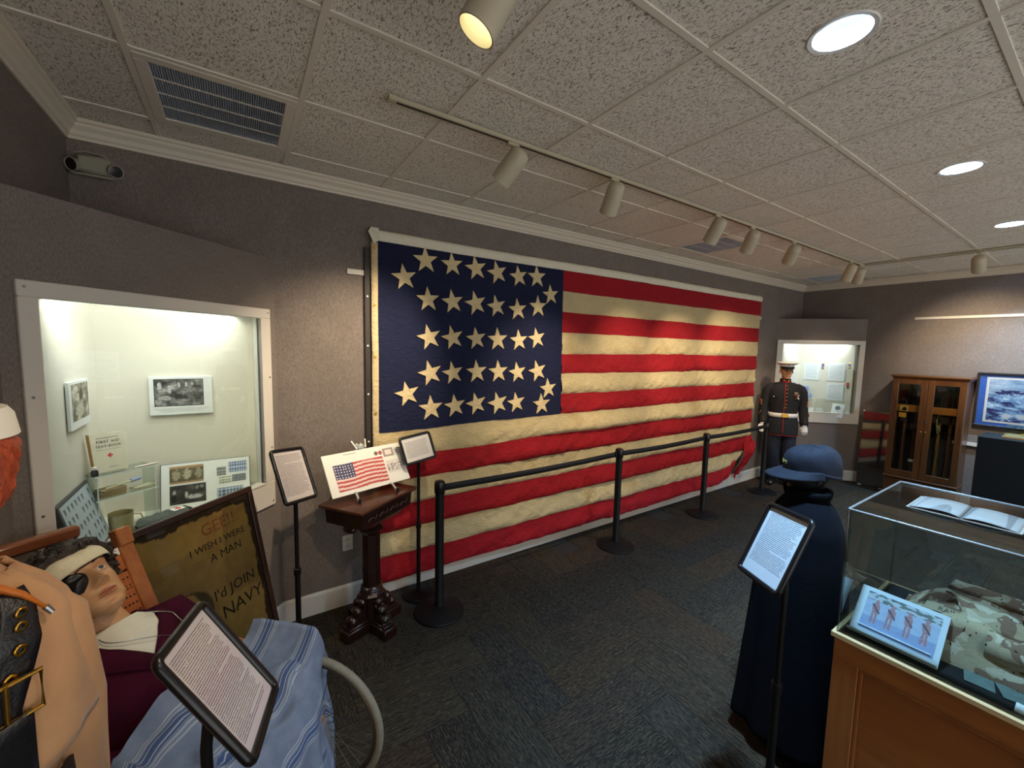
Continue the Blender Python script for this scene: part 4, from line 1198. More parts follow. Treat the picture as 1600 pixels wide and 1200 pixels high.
for k in range(15):
    a = 0.30 - (1.9 + 0.30) * k / 14; t = .60 + .15 * (k / 14)
    p = head_point(a, t); d = (p - Vector((0, -.006, p.z))).normalized(); st_pts.append(HM @ (p + d * .004))
G().tube(st_pts, .0022, 6).put('patch_strap', M_BLACKPL, pt, 180)
# robe: torso shell, sleeves, V opening with undershirt and lapels
def torso(a, s, out=0.0):
    """a around (0 = front, + to his left), s 0 hip .. 1 shoulder"""
    w = interp(s, [0, .3, .6, .85, .95, 1.0, 1.06, 1.12], [.185, .18, .19, .205, .19, .16, .11, .066]) + out
    d = interp(s, [0, .3, .6, .85, .95, 1.0, 1.06, 1.12], [.135, .125, .125, .115, .10, .085, .07, .062]) + out
    c = hip + tu * (0.47 * s)
    f = 1 + .035 * nz(a * 2.2, s * 5, 1.1) + .02 * nz(a * 6, s * 9, 2.2)
    return c + tl * (w * f * math.sin(a)) + tf * (d * f * math.cos(a))
g = G(); rings = [[torso(-PI + 2 * PI * k / 56, s) for k in range(56)] for s in np.linspace(0, 1.10, 34)]
g.loft(rings, True, False)
robe = g.put('robe', M_ROBE, pt, 180)
for sy in (1, -1):
    a = sh + tl * (.155 * sy) + tu * (-.035); e = Vector((-0.33, MID + sy * .25, .64)); w = Vector((-0.16, MID + sy * .13, .60))
    pts = [a - tl * .05 * sy, a + tl * .02 * sy, a * .55 + e * .45 + tl * .02 * sy, e, e * .5 + w * .5, w]
    G().tube(pts, [.075, .082, .075, .066, .062, .055], 18).put('sleeve', M_ROBE, robe, 180)
vedge = lambda s: interp(s, [.74, .82, .92, 1.0, 1.08], [.01, .15, .34, .58, 1.2])
def shirt(u, v):
    s = .74 + .36 * v; e = vedge(s); a = -e + 2 * e * u
    return torso(a, s, .004)
G().grid(shirt, 16, 14).put('undershirt', mat('white_undershirt', (222, 220, 204), 0.9, var=0.05, scale=20, bump=0.3, bscale=60), pt, 180)
for sy in (-1, 1):
    def lapel(u, v, sy=sy):
        s = .66 + .46 * v; e = vedge(max(.70, s)) if s > .7 else .0
        wd = interp(s, [.66, .75, .90, 1.0, 1.12], [.10, .34, .52, .50, .6])
        return torso(sy * (e - .03 + wd * u), s, .010 + .012 * math.sin(PI * min(1, u * 1.2)))
    G().grid(lapel, 8, 22).put('lapel', M_ROBE, robe, 180, solid=0.004)
# dog tags on a ball chain
tagp = torso(.55, .74, .022)
for sg in (-1, 1):
    pts = []
    for k in range(15):
        v = k / 14; s = 1.06 - .32 * v; a = (sg * .62) * (1 - v) + .55 * v
        p = torso(a, s, .016 + .010 * math.sin(PI * v)); pts.append(p)
    G().tube(pts, .0016, 6).put('tag_chain', M_STEEL, pt, 180)
for k in range(2):
    R = Matrix((tl, tu, tf)).transposed() @ Matrix.Rotation(0.5 + k * 0.5, 3, 'Z')
    G().box(tuple(tagp + tl * (.012 * k)), (.052, .028, .0016), R, b=.0007).put('dog_tag', M_STEEL, pt)

# blanket over lap, arms and knees
def make_blanket():
    m, nt, b = _new('blue_striped_blanket')
    at = _n(nt, 'ShaderNodeAttribute'); at.attribute_name = 'cloth_uv'
    sp = _n(nt, 'ShaderNodeSeparateXYZ'); nt.links.new(at.outputs['Vector'], sp.inputs[0])
    v = _coords(nt)
    def bands(c, period, lo, hi, off=0.0):
        f = _math(nt, 'FRACT', _math(nt, 'DIVIDE', _math(nt, 'ADD', c, off), period))
        return _math(nt, 'MULTIPLY', _math(nt, 'GREATER_THAN', f, lo), _math(nt, 'LESS_THAN', f, hi))
    f = _noise(nt, v, 14, 3); col = _ramp(nt, f, [(0.3, lin((102, 114, 136))), (0.7, lin((122, 134, 154)))])
    col = _mixc(nt, bands(sp.outputs[1], .21, .32, .50), col, lin((66, 86, 124)))
    for lo in (.22, .27, .355, .455, .53, .58):
        col = _mixc(nt, bands(sp.outputs[1], .21, lo, lo + .018), col, lin((162, 168, 178)))
    nt.links.new(col, b.inputs['Base Color']); b.inputs['Roughness'].default_value = 0.9
    _bump(nt, b, _noise(nt, v, 380, 2), 0.25, 0.002)
    return m
bl = thing('lap_blanket', 'light blue striped woven blanket draped over the patient and wheelchair arms', 'blanket', Q, QR)
def drape(u, v):
    # u across (his right to left), v from lap to shins; returns local xyz
    s = -0.62 + 1.24 * u                    # arc position across
    L = -0.17 - 0.20 * u + (0.83 + 0.20 * u) * v                    # arc position forwards
    arm = 0.285
    # across profile
    if abs(s) <= arm + 0.03:
        y = s; k = abs(s) / arm
        lap = 0.605 - 0.015 * math.cos(s * 18)
        zc = lap + (0.70 - lap) * max(0, (k - 0.55) / 0.45) ** 1.5
        side = 0
    else:
        d = abs(s) - (arm + 0.03); y = math.copysign(arm + 0.035 + 0.06 * min(1, d / .1) - 0.10 * d, s); zc = 0.70 - d * 0.98; side = d
    # forward profile
    fx = -0.06 + 0.10 * max(0.0, 1 - (y / .30) ** 2)          # where it turns down over the knees
    if L < fx:
        x = L; z = zc + (0.03 * max(0, 1 - abs(L + 0.02) / .12) if abs(y) < .2 else 0)
    else:
        d = L - fx; x = fx + 0.10 * math.sin(min(1.0, d / .18) * PI / 2) + 0.05 * d; z = zc - max(0, d - .05) * 0.92
    if L < -0.10:
        lat = max(0.0, 1 - (abs(y - MID) / .24) ** 4)
        z = max(z, z + lat * (0.70 + max(0, -0.20 - L) * 1.35 - z)) if L < -0.16 else z + lat * max(0, 0.70 - z) * (-0.10 - L) / 0.06
    amp = 0.020 + 0.040 * max(0, min(1, (L - fx) / .3)) + 0.02 * min(1, side / .2)
    x += amp * (nz(y * 6.0, z * 2.0, 4.4) + 0.6 * nz(y * 14.0, z * 3.0, 1.9)); y += amp * 0.9 * nz(x * 5.0, z * 4.0, 6.6)
    cr = abs(nz(x * 5 + y * 3, y * 6 - x * 2, 2.0)); z += 0.020 * nz(x * 9, y * 9, 2.0) + 0.030 * (0.22 - cr) + 0.008 * nz(x * 22, y * 20, 5.0)
    x += 0.018 * nz(y * 8, z * 8, 3.7)
    return (x, y + MID * 0.0, max(0.10, z))
g = G().grid(drape, 110, 100)
ob = g.put('blanket', make_blanket(), bl, 180)
at = ob.data.attributes.new('cloth_uv', 'FLOAT_VECTOR', 'POINT')
uv = []
for j in range(101):
    for i in range(111):
        uv += [i / 110 * 1.2, j / 100 * 1.02, 0]
at.data.foreach_set('vector', uv)
hem = [drape(0.985, v / 40) for v in range(4, 41)]
G().tube([(p[0], p[1], p[2]) for p in hem], .004, 6).put('hem', mat('blanket_hem', (206, 214, 226), 0.9), bl, 180)
# ------------------------------------------------------------------ tan-coated figure at the left edge
M_TAN = mat('tan_wool', (188, 144, 104), 0.9, var=0.08, scale=10, bump=0.5, bscale=18, sheen=0.2)
M_LEATHER = mat('black_leather', (24, 24, 28), 0.3, var=0.2, scale=30, bump=0.4, bscale=140)
M_REDHAIR = mat('red_hair', (172, 76, 46), 0.55, var=0.4, scale=50, bump=1.0, bscale=120, stretch=(1, 1, 0.3))
CX, CY = -0.465, 1.14
fg = thing('mannequin_tan_coat', 'red-haired mannequin in tan coat, white cap and black leather belt at left edge', 'mannequin', (CX, CY, 0), math.radians(-75))
# local +x = facing direction; local y = its left
g = G()
hM = Matrix.Translation((-0.06, 0.012, 1.665)) @ Matrix.Rotation(-PI / 2, 4, 'Z')
head_geo(g, 40, 40, hM)
g.loft([ellipse_ring((x, y, z), (1, 0, 0), (0, 1, 0), a, b, 16) for x, y, z, a, b in ((-.08, .012, 1.60, .048, .05), (-.055, .01, 1.52, .048, .05), (-.02, 0, 1.45, .058, .07), (0, 0, 1.36, .08, .11), (0, 0, 1.1, .10, .14), (0, 0, 0.92, .11, .15))])
for sy in (-.08, .08):
    g.tube([(0, sy, .92), (0.01, sy, .5), (-.01, sy, .08)], [.085, .06, .042], 12)
    g.tube([(-.03, sy, .045), (.12, sy * 1.1, .03)], [.04, .028], 10)
for sy in (-1, 1):
    g.tube([(0, sy * .12, 1.38), (-.01, sy * .165, 1.15), (.03, sy * .17, .93)], [.045, .04, .03], 10)
g.put('body', M_SKIN, fg, 60)
eye_set(hM, fg, M_SKIN)
gh = G(); rings = []
for j in range(23):
    ring = []
    for i in range(48):
        a = -PI + 2 * PI * i / 48; low = interp(abs(a), [0, .6, 1.0, 1.5, PI], [.84, .80, .45, -.05, -.10]); t = low + (1 - low) * j / 22
        p = head_point(a, max(0.02, min(1, t))); d = Vector((p.x, p.y + .01, 0)); d = d.normalized() if d.length > .004 else Vector((0, 0, 1))
        r = .012 + .010 * (abs(a) > 1.0) * math.sin(PI * min(1, max(0, 1.05 - t))) + .013 * nz(a * 6, t * 11, 1) + .010 * nz(a * 17, t * 31, 2)
        q = p + d * r + Vector((0, 0, min(0, t) * HH))
        ring.append(hM @ q)
    rings.append(ring)
gh.loft(rings, False, True); hr = gh.put('hair', M_REDHAIR, fg, 180)
gc = G(); rr = random.Random(11)
for k in range(0):
    a = rr.choice((-1, 1)) * rr.uniform(1.0, PI); t = rr.uniform(-.05, .7)
    p = head_point(a, max(.02, t)); d = Vector((p.x, p.y + .01, 0)).normalized(); q = hM @ (p + d * rr.uniform(.018, .026) + Vector((0, 0, min(0, t) * HH)))
    dd = Vector((rr.uniform(-1, 1), rr.uniform(-1, 1), -1.3)).normalized(); ex = Vector((rr.uniform(-1, 1), rr.uniform(-1, 1), .3)) * .007
    gc.tube([q, q + dd * .025 + ex, q + dd * .055 - ex * .5, q + dd * .08 + ex], [.0025, .003, .0025, .001], 5)
gcap = G().loft([ellipse_ring(hM @ Vector((0, -.004, z)), (1, 0, 0), (0, 1, 0), a, b, 28) for z, a, b in ((.062, .115, .096), (.064, .119, .100), (.105, .112, .094), (.118, .104, .086), (.120, .02, .02))])
gcap.put('cap', mat('white_cap', (236, 234, 224), 0.8), fg, 30)
# coat: shouldered loft + sleeves, hem and a short shoulder cape
def coat(a, z, out=0.0):
    w = interp(z, [.55, .95, 1.08, 1.25, 1.38, 1.43, 1.47, 1.50], [.22, .16, .145, .15, .145, .12, .085, .06]) + out
    d = interp(z, [.55, .95, 1.08, 1.25, 1.38, 1.43, 1.47, 1.50], [.20, .15, .135, .14, .125, .105, .08, .06]) + out
    f = 1 + .03 * nz(a * 2, z * 4, 2) + .02 * nz(a * 5, z * 9, 6)
    return Vector((d * f * math.cos(a), w * f * math.sin(a), z))
G().loft([[coat(-PI + 2 * PI * k / 48, z) for k in range(48)] for z in np.linspace(.55, 1.50, 36)], True, False).put('coat', M_TAN, fg, 180)
for sy in (-1, 1):
    G().tube([(0, sy * .09, 1.385), (0, sy * .125, 1.345), (-.01, sy * .15, 1.15), (.03, sy * .15, .93)], [.06, .062, .055, .046], 16).put('sleeve', M_TAN, fg, 180)
    def capelet(u, v, sy=sy):
        a = sy * (0.45 + 1.9 * u); z = 1.47 - .36 * v + .03 * math.sin(u * 3) * v
        p = coat(a, max(z, 1.2), .0); k = 1 + .16 * v
        return Vector((p.x * k + .012 * nz(u * 5, v * 3), p.y * k + math.copysign(.015 * v, sy) + .012 * nz(u * 7, v * 2, 4), z + .010))
    G().grid(capelet, 24, 16).put('shoulder_cape', M_TAN, fg, 180, solid=0.006)
# cross strap, wide belt with eyelets, brass buckle, holster flap
def strap_pt(s, off):
    a = interp(s, [0, .3, .6, 1], [.78, .60, .36, .16]); z = interp(s, [0, .3, .6, 1], [1.46, 1.40, 1.27, 1.02])
    return coat(a + off, z, .030)
def strap(u, v):
    return strap_pt(v, (u - .5) * .36)
G().grid(strap, 6, 40).put('shoulder_strap', M_LEATHER, fg, 180, solid=0.005)
for s in (.16, .26, .36, .46):
    p = strap_pt(s, 0); n0 = (p - Vector((0, 0, p.z))).normalized(); Mx = Matrix.Translation(p + n0 * .006) @ rot_to(n0).to_4x4()
    G().lathe([(.0045, 0), (.0095, 0), (.0105, .002), (.0085, .004), (.0045, .003)], 18, cap=False).xf(Mx).put('eyelet', M_BRASS, fg, 180)
def belt_(u, v):
    return coat(-PI + 2 * PI * u, 1.00 + .075 * v, .016)
G().grid(belt_, 64, 2, wrap=True).put('belt', M_LEATHER, fg, 180, solid=0.006)
p = strap_pt(.54, 0); n0 = (p - Vector((0, 0, p.z))).normalized(); side = Vector((0, 0, 1)).cross(n0).normalized()
rect = [p + n0 * .014 + side * (x * .045) + Vector((0, 0, z * .034)) for x, z in ((-1, -1), (1, -1), (1, 1), (-1, 1))]
bk = G().tube(rect, .0045, 8, closed=True).put('buckle', M_BRASS, fg, 40)
G().tube([p + n0 * .016 + Vector((0, 0, -.034)), p + n0 * .019 + Vector((0, 0, .036))], .0035, 8).put('buckle_prong', M_BRASS, bk, 60)
def flap(u, v):
    a = -.40 + .98 * u; z = 1.265 - .34 * v
    return coat(a, z, .036 + .014 * math.sin(PI * u))
G().grid(flap, 14, 14).put('leather_flap', M_LEATHER, fg, 180, solid=0.008)
lan = [coat(.45, 1.49, .04), coat(.70, 1.475, .036), coat(.85, 1.45, .034), coat(.92, 1.415, .034)]
G().tube(lan, [.014, .016, .012, .006], 10, flat=.5).put('leather_lanyard', mat('orange_leather', (196, 108, 34), 0.35), fg, 180)
G().tube([coat(.92, 1.416, .034), coat(.94, 1.402, .034)], [.006, .005], 8).put('lanyard_tip', M_STEEL, fg, 60)

# ------------------------------------------------------------------ cape on a dark display form
M_CAPE = mat('navy_wool_cape', (10, 11, 18), 0.95, var=0.12, scale=6, bump=0.3, bscale=80, spec=0.15)
M_HAT = mat('navy_hat_cloth', (11, 16, 32), 0.85, var=0.1, scale=20, bump=0.3, bscale=160)
KX, KY = 2.24, 0.80
kf = math.atan2(0.80, -0.60)
cp = thing('cape_mannequin', 'black display form wearing a long navy cape and a navy cap lettered in yellow', 'mannequin', (KX, KY, 0), kf)
g = G(); kM = Matrix.Translation((0.0, 0.0, 1.355)) @ Matrix.Rotation(0.12, 4, 'Y') @ Matrix.Rotation(-PI / 2, 4, 'Z')
head_geo(g, 40, 40, kM)
g.loft([ellipse_ring((x, 0, z), (1, 0, 0), (0, 1, 0), a, b, 16) for x, z, a, b in ((.02, 1.30, .05, .052), (.0, 1.21, .05, .055), (0, 1.15, .08, .13), (0, 1.0, .10, .14), (0, .6, .10, .13), (0, .05, .05, .05))])
g.lathe([(0.16, 0.0), (0.16, 0.015), (0.03, 0.03), (0.02, 0.06)], 24)
g.put('body', mat('black_form', (14, 14, 16), 0.4), cp, 60)
def cape(a, z, out=0.0):
    w = interp(z - .03, [.06, .5, .9, 1.08, 1.15, 1.20, 1.235], [.222, .205, .185, .165, .135, .095, .06]) + out
    d = interp(z - .03, [.06, .5, .9, 1.08, 1.15, 1.20, 1.235], [.235, .205, .175, .145, .12, .085, .06]) + out
    low = max(0, (1.1 - z))
    f = 1 + .055 * low * math.sin(a * 9 + 1.5 * math.sin(a * 2)) + .035 * low * math.sin(a * 5 + 1) + .02 * nz(a * 2, z * 3)
    # front opening
    return Vector((d * f * math.cos(a), w * f * math.sin(a), z))
def capefn(u, v):
    e = interp(v, [0, .2, 1], [.05, .16, .10]); a = e + (2 * PI - 2 * e) * u; z = 1.265 - (1.265 - .06) * v
    p = cape(a, z); p.z += .03 * v * math.sin(u * PI * 2 + 1) + .015 * nz(u * 14, 3) * v
    return p
G().grid(capefn, 120, 60).put('cape', M_CAPE, cp, 180, solid=0.005)
def collar(u, v):
    a = .25 + (2 * PI - .5) * u
    r = .064 + .030 * math.sin(PI * v * .8)
    return Vector((r * math.cos(a) * 1.0, r * 1.05 * math.sin(a), 1.262 + .035 * math.sin(PI * v) - .03 * v))
G().grid(collar, 36, 8).put('collar', M_CAPE, cp, 180, solid=0.004)
hat = thing('navy_cap', 'navy blue brimmed cap with yellow NAVY lettering on the dark form', 'cap', M=XF[cp.name] @ kM)
def crown(u, v):
    a = 2 * PI * u; r = math.cos(v * PI / 2) ** .50 * (1 + .10 * math.sin(PI * v)); e = math.sin(a); z0 = .018 if e > 0 else .018 + .045 * e
    z = z0 + (.128 - z0) * math.sin(v * PI / 2) ** .8
    f = 1 + .035 * math.sin(a * 2.5 + 1) * v + .03 * nz(math.cos(a) * 2, math.sin(a) * 2, v * 3)
    return Vector(((.092) * r * f * math.cos(a), -.012 + .112 * r * f * math.sin(a) - .012 * v, z + .01 * nz(math.cos(a) * 3, math.sin(a) * 3, 5) * v))
cr = G().grid(crown, 56, 18, wrap=True).put('crown', M_HAT, hat, 180)
def brim(u, v):
    a = -.18 + (PI + .36) * u; e = math.cos(a - PI / 2)          # e = 1 straight ahead
    k = .004 + .070 * max(0, e) ** 1.1
    r = 1 + v * k / .11
    return Vector((.096 * r * math.cos(a), -.012 + .115 * r * math.sin(a), .024 - .030 * v * (1.0 - .35 * max(0, e)) - .006 * v * v))
G().grid(brim, 48, 6).put('brim', M_HAT, hat, 180, solid=0.004)
def band(u, v):
    a = 2 * PI * u
    return Vector((.0945 * math.cos(a), -.012 + .1145 * math.sin(a), .012 + .016 * v + min(0.0, .040 * math.sin(a))))
G().grid(band, 48, 2, wrap=True).put('hat_band', M_HAT, hat, 180, solid=0.002)
# yellow letters follow the front of the crown
for i, chh in enumerate('NAVY'):
    a = PI / 2 + (i - 1.5) * .19
    px, py = .088 * math.cos(a), -.012 + .108 * math.sin(a)
    n0 = Vector((math.cos(a), math.sin(a), .25)).normalized(); rx = Vector((-n0.y, n0.x, 0)).normalized()
    Mx = frame_matrix((px * 1.04, py * 1.035, .060), rx, n0)
    lettering('letter', chh, .024, mat('yellow_thread', (214, 200, 110), 0.7), hat, Mx, depth=.0012)
G().tube([kM.inverted() @ (kM @ Vector((x, y, z))) for x, y, z in ((-.07, .05, -.005), (-.04, .085, -.03), (0, .10, -.035), (.04, .085, -.03), (.07, .05, -.005))], .0025, 6).put('chin_strap', M_BLACKPL, hat, 180)

# ------------------------------------------------------------------ uniformed mannequin in the far corner
M_BLUES = mat('dark_dress_wool', (24, 25, 30), 0.85, var=0.1, scale=12, bump=0.2, bscale=120)
M_TROU = mat('navy_trousers', (20, 26, 44), 0.85, var=0.1, scale=12)
M_REDP = mat('red_piping', (170, 34, 36), 0.7)
M_GOLD = mat('gold_button', (220, 170, 70), 0.25, 1.0)
M_WHITE = mat('white_webbing', (236, 234, 230), 0.6)
MX, MY = 6.58, 2.74
face_dir = math.atan2(-0.55, -0.83)
mr = thing('mannequin_dress_uniform', 'mannequin in dark dress uniform with white cap and white belt by the far case', 'mannequin', (MX, MY, 0), face_dir)
g = G(); mM = Matrix.Translation((0.03, 0, 1.665)) @ Matrix.Rotation(-PI / 2, 4, 'Z')
head_geo(g, 48, 48, mM)
g.loft([ellipse_ring((x, 0, z), (1, 0, 0), (0, 1, 0), a, b, 16) for x, z, a, b in ((.015, 1.60, .05, .052), (.0, 1.52, .052, .055), (0, 1.44, .08, .13), (0, 1.3, .10, .15), (0, .95, .10, .13))])
for sy in (-.09, .09):
    g.tube([(0, sy, .92), (.01, sy, .5), (-.01, sy, .1)], [.08, .06, .045], 12)
g.put('body', mat('bronze_mannequin_skin', (182, 134, 98), 0.45), mr, 60)
eye_set(mM, mr, MATS['bronze_mannequin_skin'], (60, 50, 42))
def jacket(a, z, out=0.0):
    w = interp(z, [.74, .92, 1.02, 1.12, 1.28, 1.40, 1.455, 1.49, 1.515], [.205, .195, .175, .178, .205, .215, .175, .105, .062]) + out
    d = interp(z, [.74, .92, 1.02, 1.12, 1.28, 1.40, 1.455, 1.49, 1.515], [.150, .145, .125, .125, .140, .130, .105, .078, .060]) + out
    f = 1 + .012 * nz(a * 3, z * 7)
    return Vector((d * f * math.cos(a), w * f * math.sin(a), z))
G().loft([[jacket(-PI + 2 * PI * k / 48, z) for k in range(48)] for z in np.linspace(.74, 1.515, 30)], True, False).put('jacket', M_BLUES, mr, 180)
arms = []
for sy in (-1, 1):
    pts = [Vector((0, sy * .10, 1.435)), Vector((0, sy * .16, 1.43)), Vector((0, sy * .195, 1.405)), Vector((-.004, sy * .213, 1.36)), Vector((-.012, sy * .23, 1.26)), Vector((-.02, sy * .245, 1.12)), Vector((.05, sy * .255, .93)), Vector((.065, sy * .257, .90))]
    sl = G().tube(pts, [.045, .056, .064, .068, .066, .062, .053, .051], 16).put('sleeve', M_BLUES, mr, 180)
    fingers_hand(Matrix.Translation((.07, sy * .258, .895)) @ Matrix.Rotation(-.25, 4, 'Y') @ Matrix.Rotation(sy * PI / 2, 4, 'Z'), mr, M_WHITE, .55, -sy, 'gloved_hand')
    for q, z in enumerate((.945, .97, .995)):
        G().ball((.048 + .053 - .02 * q * .3, sy * .257, z), .007, 8, 6).put('cuff_button', M_GOLD, sl, 180)
    # rank chevrons on the upper sleeve (gold on red)
    for q in range(3):
        zc = 1.25 - q * .028; cy = sy * (.225 + .066); cx = .0
        pp = [(cx - .045, cy - sy * .012, zc - .03), (cx, cy + sy * .004, zc), (cx + .045, cy - sy * .012, zc - .03)]
        G().tube(pp, .007, 6, flat=.5).put('rank_stripe', mat('orange_gold_braid', (206, 120, 60), 0.6), sl, 60)
    G().tube([(.0, sy * .302, 1.01), (.05, sy * .306, 1.04), (.085, sy * .292, 1.075)], .008, 6, flat=.5).put('service_stripe', MATS['orange_gold_braid'], sl, 60)
    G().box((0, sy * .15, 1.475), (.055, .11, .012), Matrix.Rotation(-sy * .38, 3, 'X'), b=.004).put('shoulder_strap', M_BLUES, mr)
    # trouser legs and shoes
    G().tube([(0, sy * .085, .95), (.01, sy * .092, .5), (-.005, sy * .095, .06)], [.108, .092, .084], 18).put('trouser_leg', M_TROU, mr, 180)
    G().tube([(.0, sy * .185, .74), (.01, sy * .184, .5), (-.005, sy * .180, .08)], .006, 6, flat=.6).put('blood_stripe', M_REDP, mr, 60)
    G().tube([(-.06, sy * .095, .04), (.03, sy * .10, .05), (.12, sy * .115, .035), (.17, sy * .12, .03)], [.036, .045, .042, .022], 12, flat=.8).put('shoe', M_LEATHER, mr, 180)
    G().box((jacket(sy * .75, 1.30, .002).x, jacket(sy * .75, 1.30, .002).y, 1.30), (.10, .012, .035), Matrix.Rotation(sy * .75 + PI / 2, 3, 'Z'), b=.004).put('pocket_flap', M_BLUES, mr)
    pb = jacket(sy * .75, 1.295, .010); G().ball(tuple(pb), .009, 10, 6).put('pocket_button', M_WHITEPL, mr, 180)
# front edge piping, buttons, collar, belt, buckle, ribbons
G().tube([jacket(-.08, z, .004) for z in np.linspace(.75, 1.505, 16)], .0045, 6).put('front_piping', M_REDP, mr, 180)
G().tube([jacket(-PI + 2 * PI * k / 36, .742, .002) for k in range(36)], .003, 5, closed=True).put('hem_piping', M_REDP, mr, 180)
for k in range(7):
    G().ball(tuple(jacket(.02, 1.455 - .052 * k, .006)), (.011, .011, .011), 10, 6).put('button', M_GOLD, mr, 180)
G().loft([ellipse_ring((.004, 0, z), (1, 0, 0), (0, 1, 0), a, a * 1.02, 28) for z, a in ((1.50, .070), (1.555, .066))], False, False).put('collar', M_BLUES, mr, 180, solid=0.004)
G().tube([(.004 + .071 * math.cos(2 * PI * k / 28), .072 * math.sin(2 * PI * k / 28), 1.507) for k in range(28)], .006, 6, closed=True).put('collar_piping', M_REDP, mr, 180)
for sy in (-1, 1):
    G().ball((.066, sy * .028, 1.53), (.006, .014, .012), 10, 6).put('collar_emblem', M_GOLD, mr, 180)
    G().ball((.073, sy * .012, 1.515), (.006, .012, .009), 8, 6).put('collar_tab', M_REDP, mr, 180)
def wbelt(u, v):
    return jacket(-PI + 2 * PI * u, 1.01 + .058 * v - .008, .010)
G().grid(wbelt, 48, 2, wrap=True).put('belt', M_WHITE, mr, 180, solid=0.004)
b0 = jacket(0, 1.03, .018)
G().box(tuple(b0), (.012, .075, .056), b=.004).put('belt_buckle', M_GOLD, mr)
cols_ = [(170, 40, 44), (60, 70, 130), (200, 170, 80), (210, 200, 190), (90, 120, 80), (150, 60, 90)]
k = 0
for r_ in range(3):
    for c_ in range(4 if r_ < 2 else 3):
        a = .50 + .10 * c_; p = jacket(a, 1.325 + .018 * r_, .007)
        G().box(tuple(p), (.006, .020, .014), Matrix.Rotation(a, 3, 'Z')).put('ribbon_bar', mat('ribbon_%d' % (k % 6), cols_[k % 6], 0.7), mr); k += 1
for c_ in range(3):
    a = .54 + .14 * c_; p = jacket(a, 1.285 - .012 * (c_ == 2), .010)
    G().ball(tuple(p), (.005, .012, .014), 8, 6).put('medal', M_STEEL if c_ != 1 else M_GOLD, mr, 180)
# white peaked cap
wc = thing('peaked_cap', 'white peaked dress cap with black visor on the uniformed mannequin', 'cap', M=XF[mr.name] @ mM)
wcm = mat('white_cap_cover', (240, 238, 234), 0.5)
G().loft([ellipse_ring((0, y, z), (1, 0, 0), (0, 1, 0), a, b, 36) for y, z, a, b in ((-.004, .050, .084, .104), (-.004, .082, .088, .108), (.004, .100, .118, .136), (.008, .116, .138, .156), (.008, .124, .136, .154), (.006, .132, .10, .12), (.006, .136, .01, .01))]).put('cover', wcm, wc, 40)
G().loft([ellipse_ring((0, -.004, z), (1, 0, 0), (0, 1, 0), .086, .106, 36) for z in (.044, .070)], False, False).put('cap_band', M_BLACKPL, wc, 180, solid=0.003)
def visor(u, v):
    a = PI * (.14 + .72 * u); k = math.sin(PI * u)
    return Vector((.088 * math.cos(a) * (1 + .12 * v), -.004 + .108 * math.sin(a) * (1 + .42 * v * k), .048 - .030 * v * k))
G().grid(visor, 28, 5).put('visor', M_BLACKPL, wc, 180, solid=0.003)
G().ball((0, .128, .100), (.018, .008, .016), 12, 8).put('cap_badge', M_GOLD, wc, 180)
for sx in (-1, 1):
    G().ball((sx * .082, .040, .058), .007, 8, 6).put('cap_button', M_GOLD, wc, 180)
# ------------------------------------------------------------------ contents of the left corner case
def bw(seed, warm=0.0, lo=40, hi=205, horizon=None, figures=()):
    def fn(u, v):
        q = lo + (hi - lo) * (0.5 + 0.55 * nz(u * 4, v * 4, seed) + 0.28 * nz(u * 13, v * 13, seed + 3) + 0.12 * nz(u * 34, v * 34, seed))
        if horizon and v > horizon:
            q = q * 0.5 + hi * 0.5
        for (fx, fy, rx, ry, tone) in figures:
            d = ((u - fx) / rx) ** 2 + ((v - fy) / ry) ** 2
            d += 0.7 * nz(u * 14, v * 14, seed + fx * 9)
            if d < 1:
                k = min(1.0, (1 - d) * 2.2); q = q * (1 - k) + k * (tone * 0.85 + 50 * nz(u * 22, v * 22, seed))
        return (q + 8 * warm, q + 2 * warm, q - 14 * warm)
    return fn
M_MOUNT = mat('photo_mount', (226, 230, 232), 0.5)
t = thing('ward_photograph', 'mounted black-and-white photograph of a hospital ward on the case wall', 'photograph', M=frame_matrix((-0.282, 2.996, 1.606), (1, 0, 0), (0, -1, 0)))
G().box((0, -0.006, 0), (0.284, 0.012, 0.218), b=0.0015).put('mount', M_MOUNT, t)
picture('print', 0.215, 0.148, 60, 42, bw(3.0, 0, 20, 190, None, ((.3, .62, .05, .16, 215), (.2, .3, .16, .1, 190), (.5, .35, .2, .1, 60), (.1, .75, .05, .2, 225), (.5, .8, .03, .12, 220), (.65, .82, .03, .1, 215), (.78, .83, .025, .09, 210))), t, Matrix.Translation((-0.010, -0.0127, 0.018)))
G().box((-0.010, -0.0123, 0.018), (0.221, 0.0006, 0.154)).put('print_border', M_BLACKPL, t)
for k in range(3):
    G().box((-0.0, -0.0124, -0.073 - 0.008 * k), (0.25 - 0.03 * k, 0.0005, 0.0025)).put('caption_line', mat('caption_grey', (190, 192, 192), 0.6), t)
t = thing('patient_photograph', 'sepia photograph of a hospital bedside on the left wall of the case', 'photograph', M=frame_matrix((-0.630, 2.66, 1.62), (0, 1, 0), (1, 0, 0)))
G().box((0, -0.006, 0), (0.28, 0.012, 0.215), b=0.0015).put('mount', M_MOUNT, t)
picture('print', 0.235, 0.165, 48, 36, bw(9.0, 0.9, 30, 215, None, ((.45, .28, .3, .22, 205), (.35, .62, .1, .16, 220), (.55, .7, .12, .2, 50), (.25, .85, .15, .12, 225))), t, Matrix.Translation((0.004, -0.0127, 0.012)))

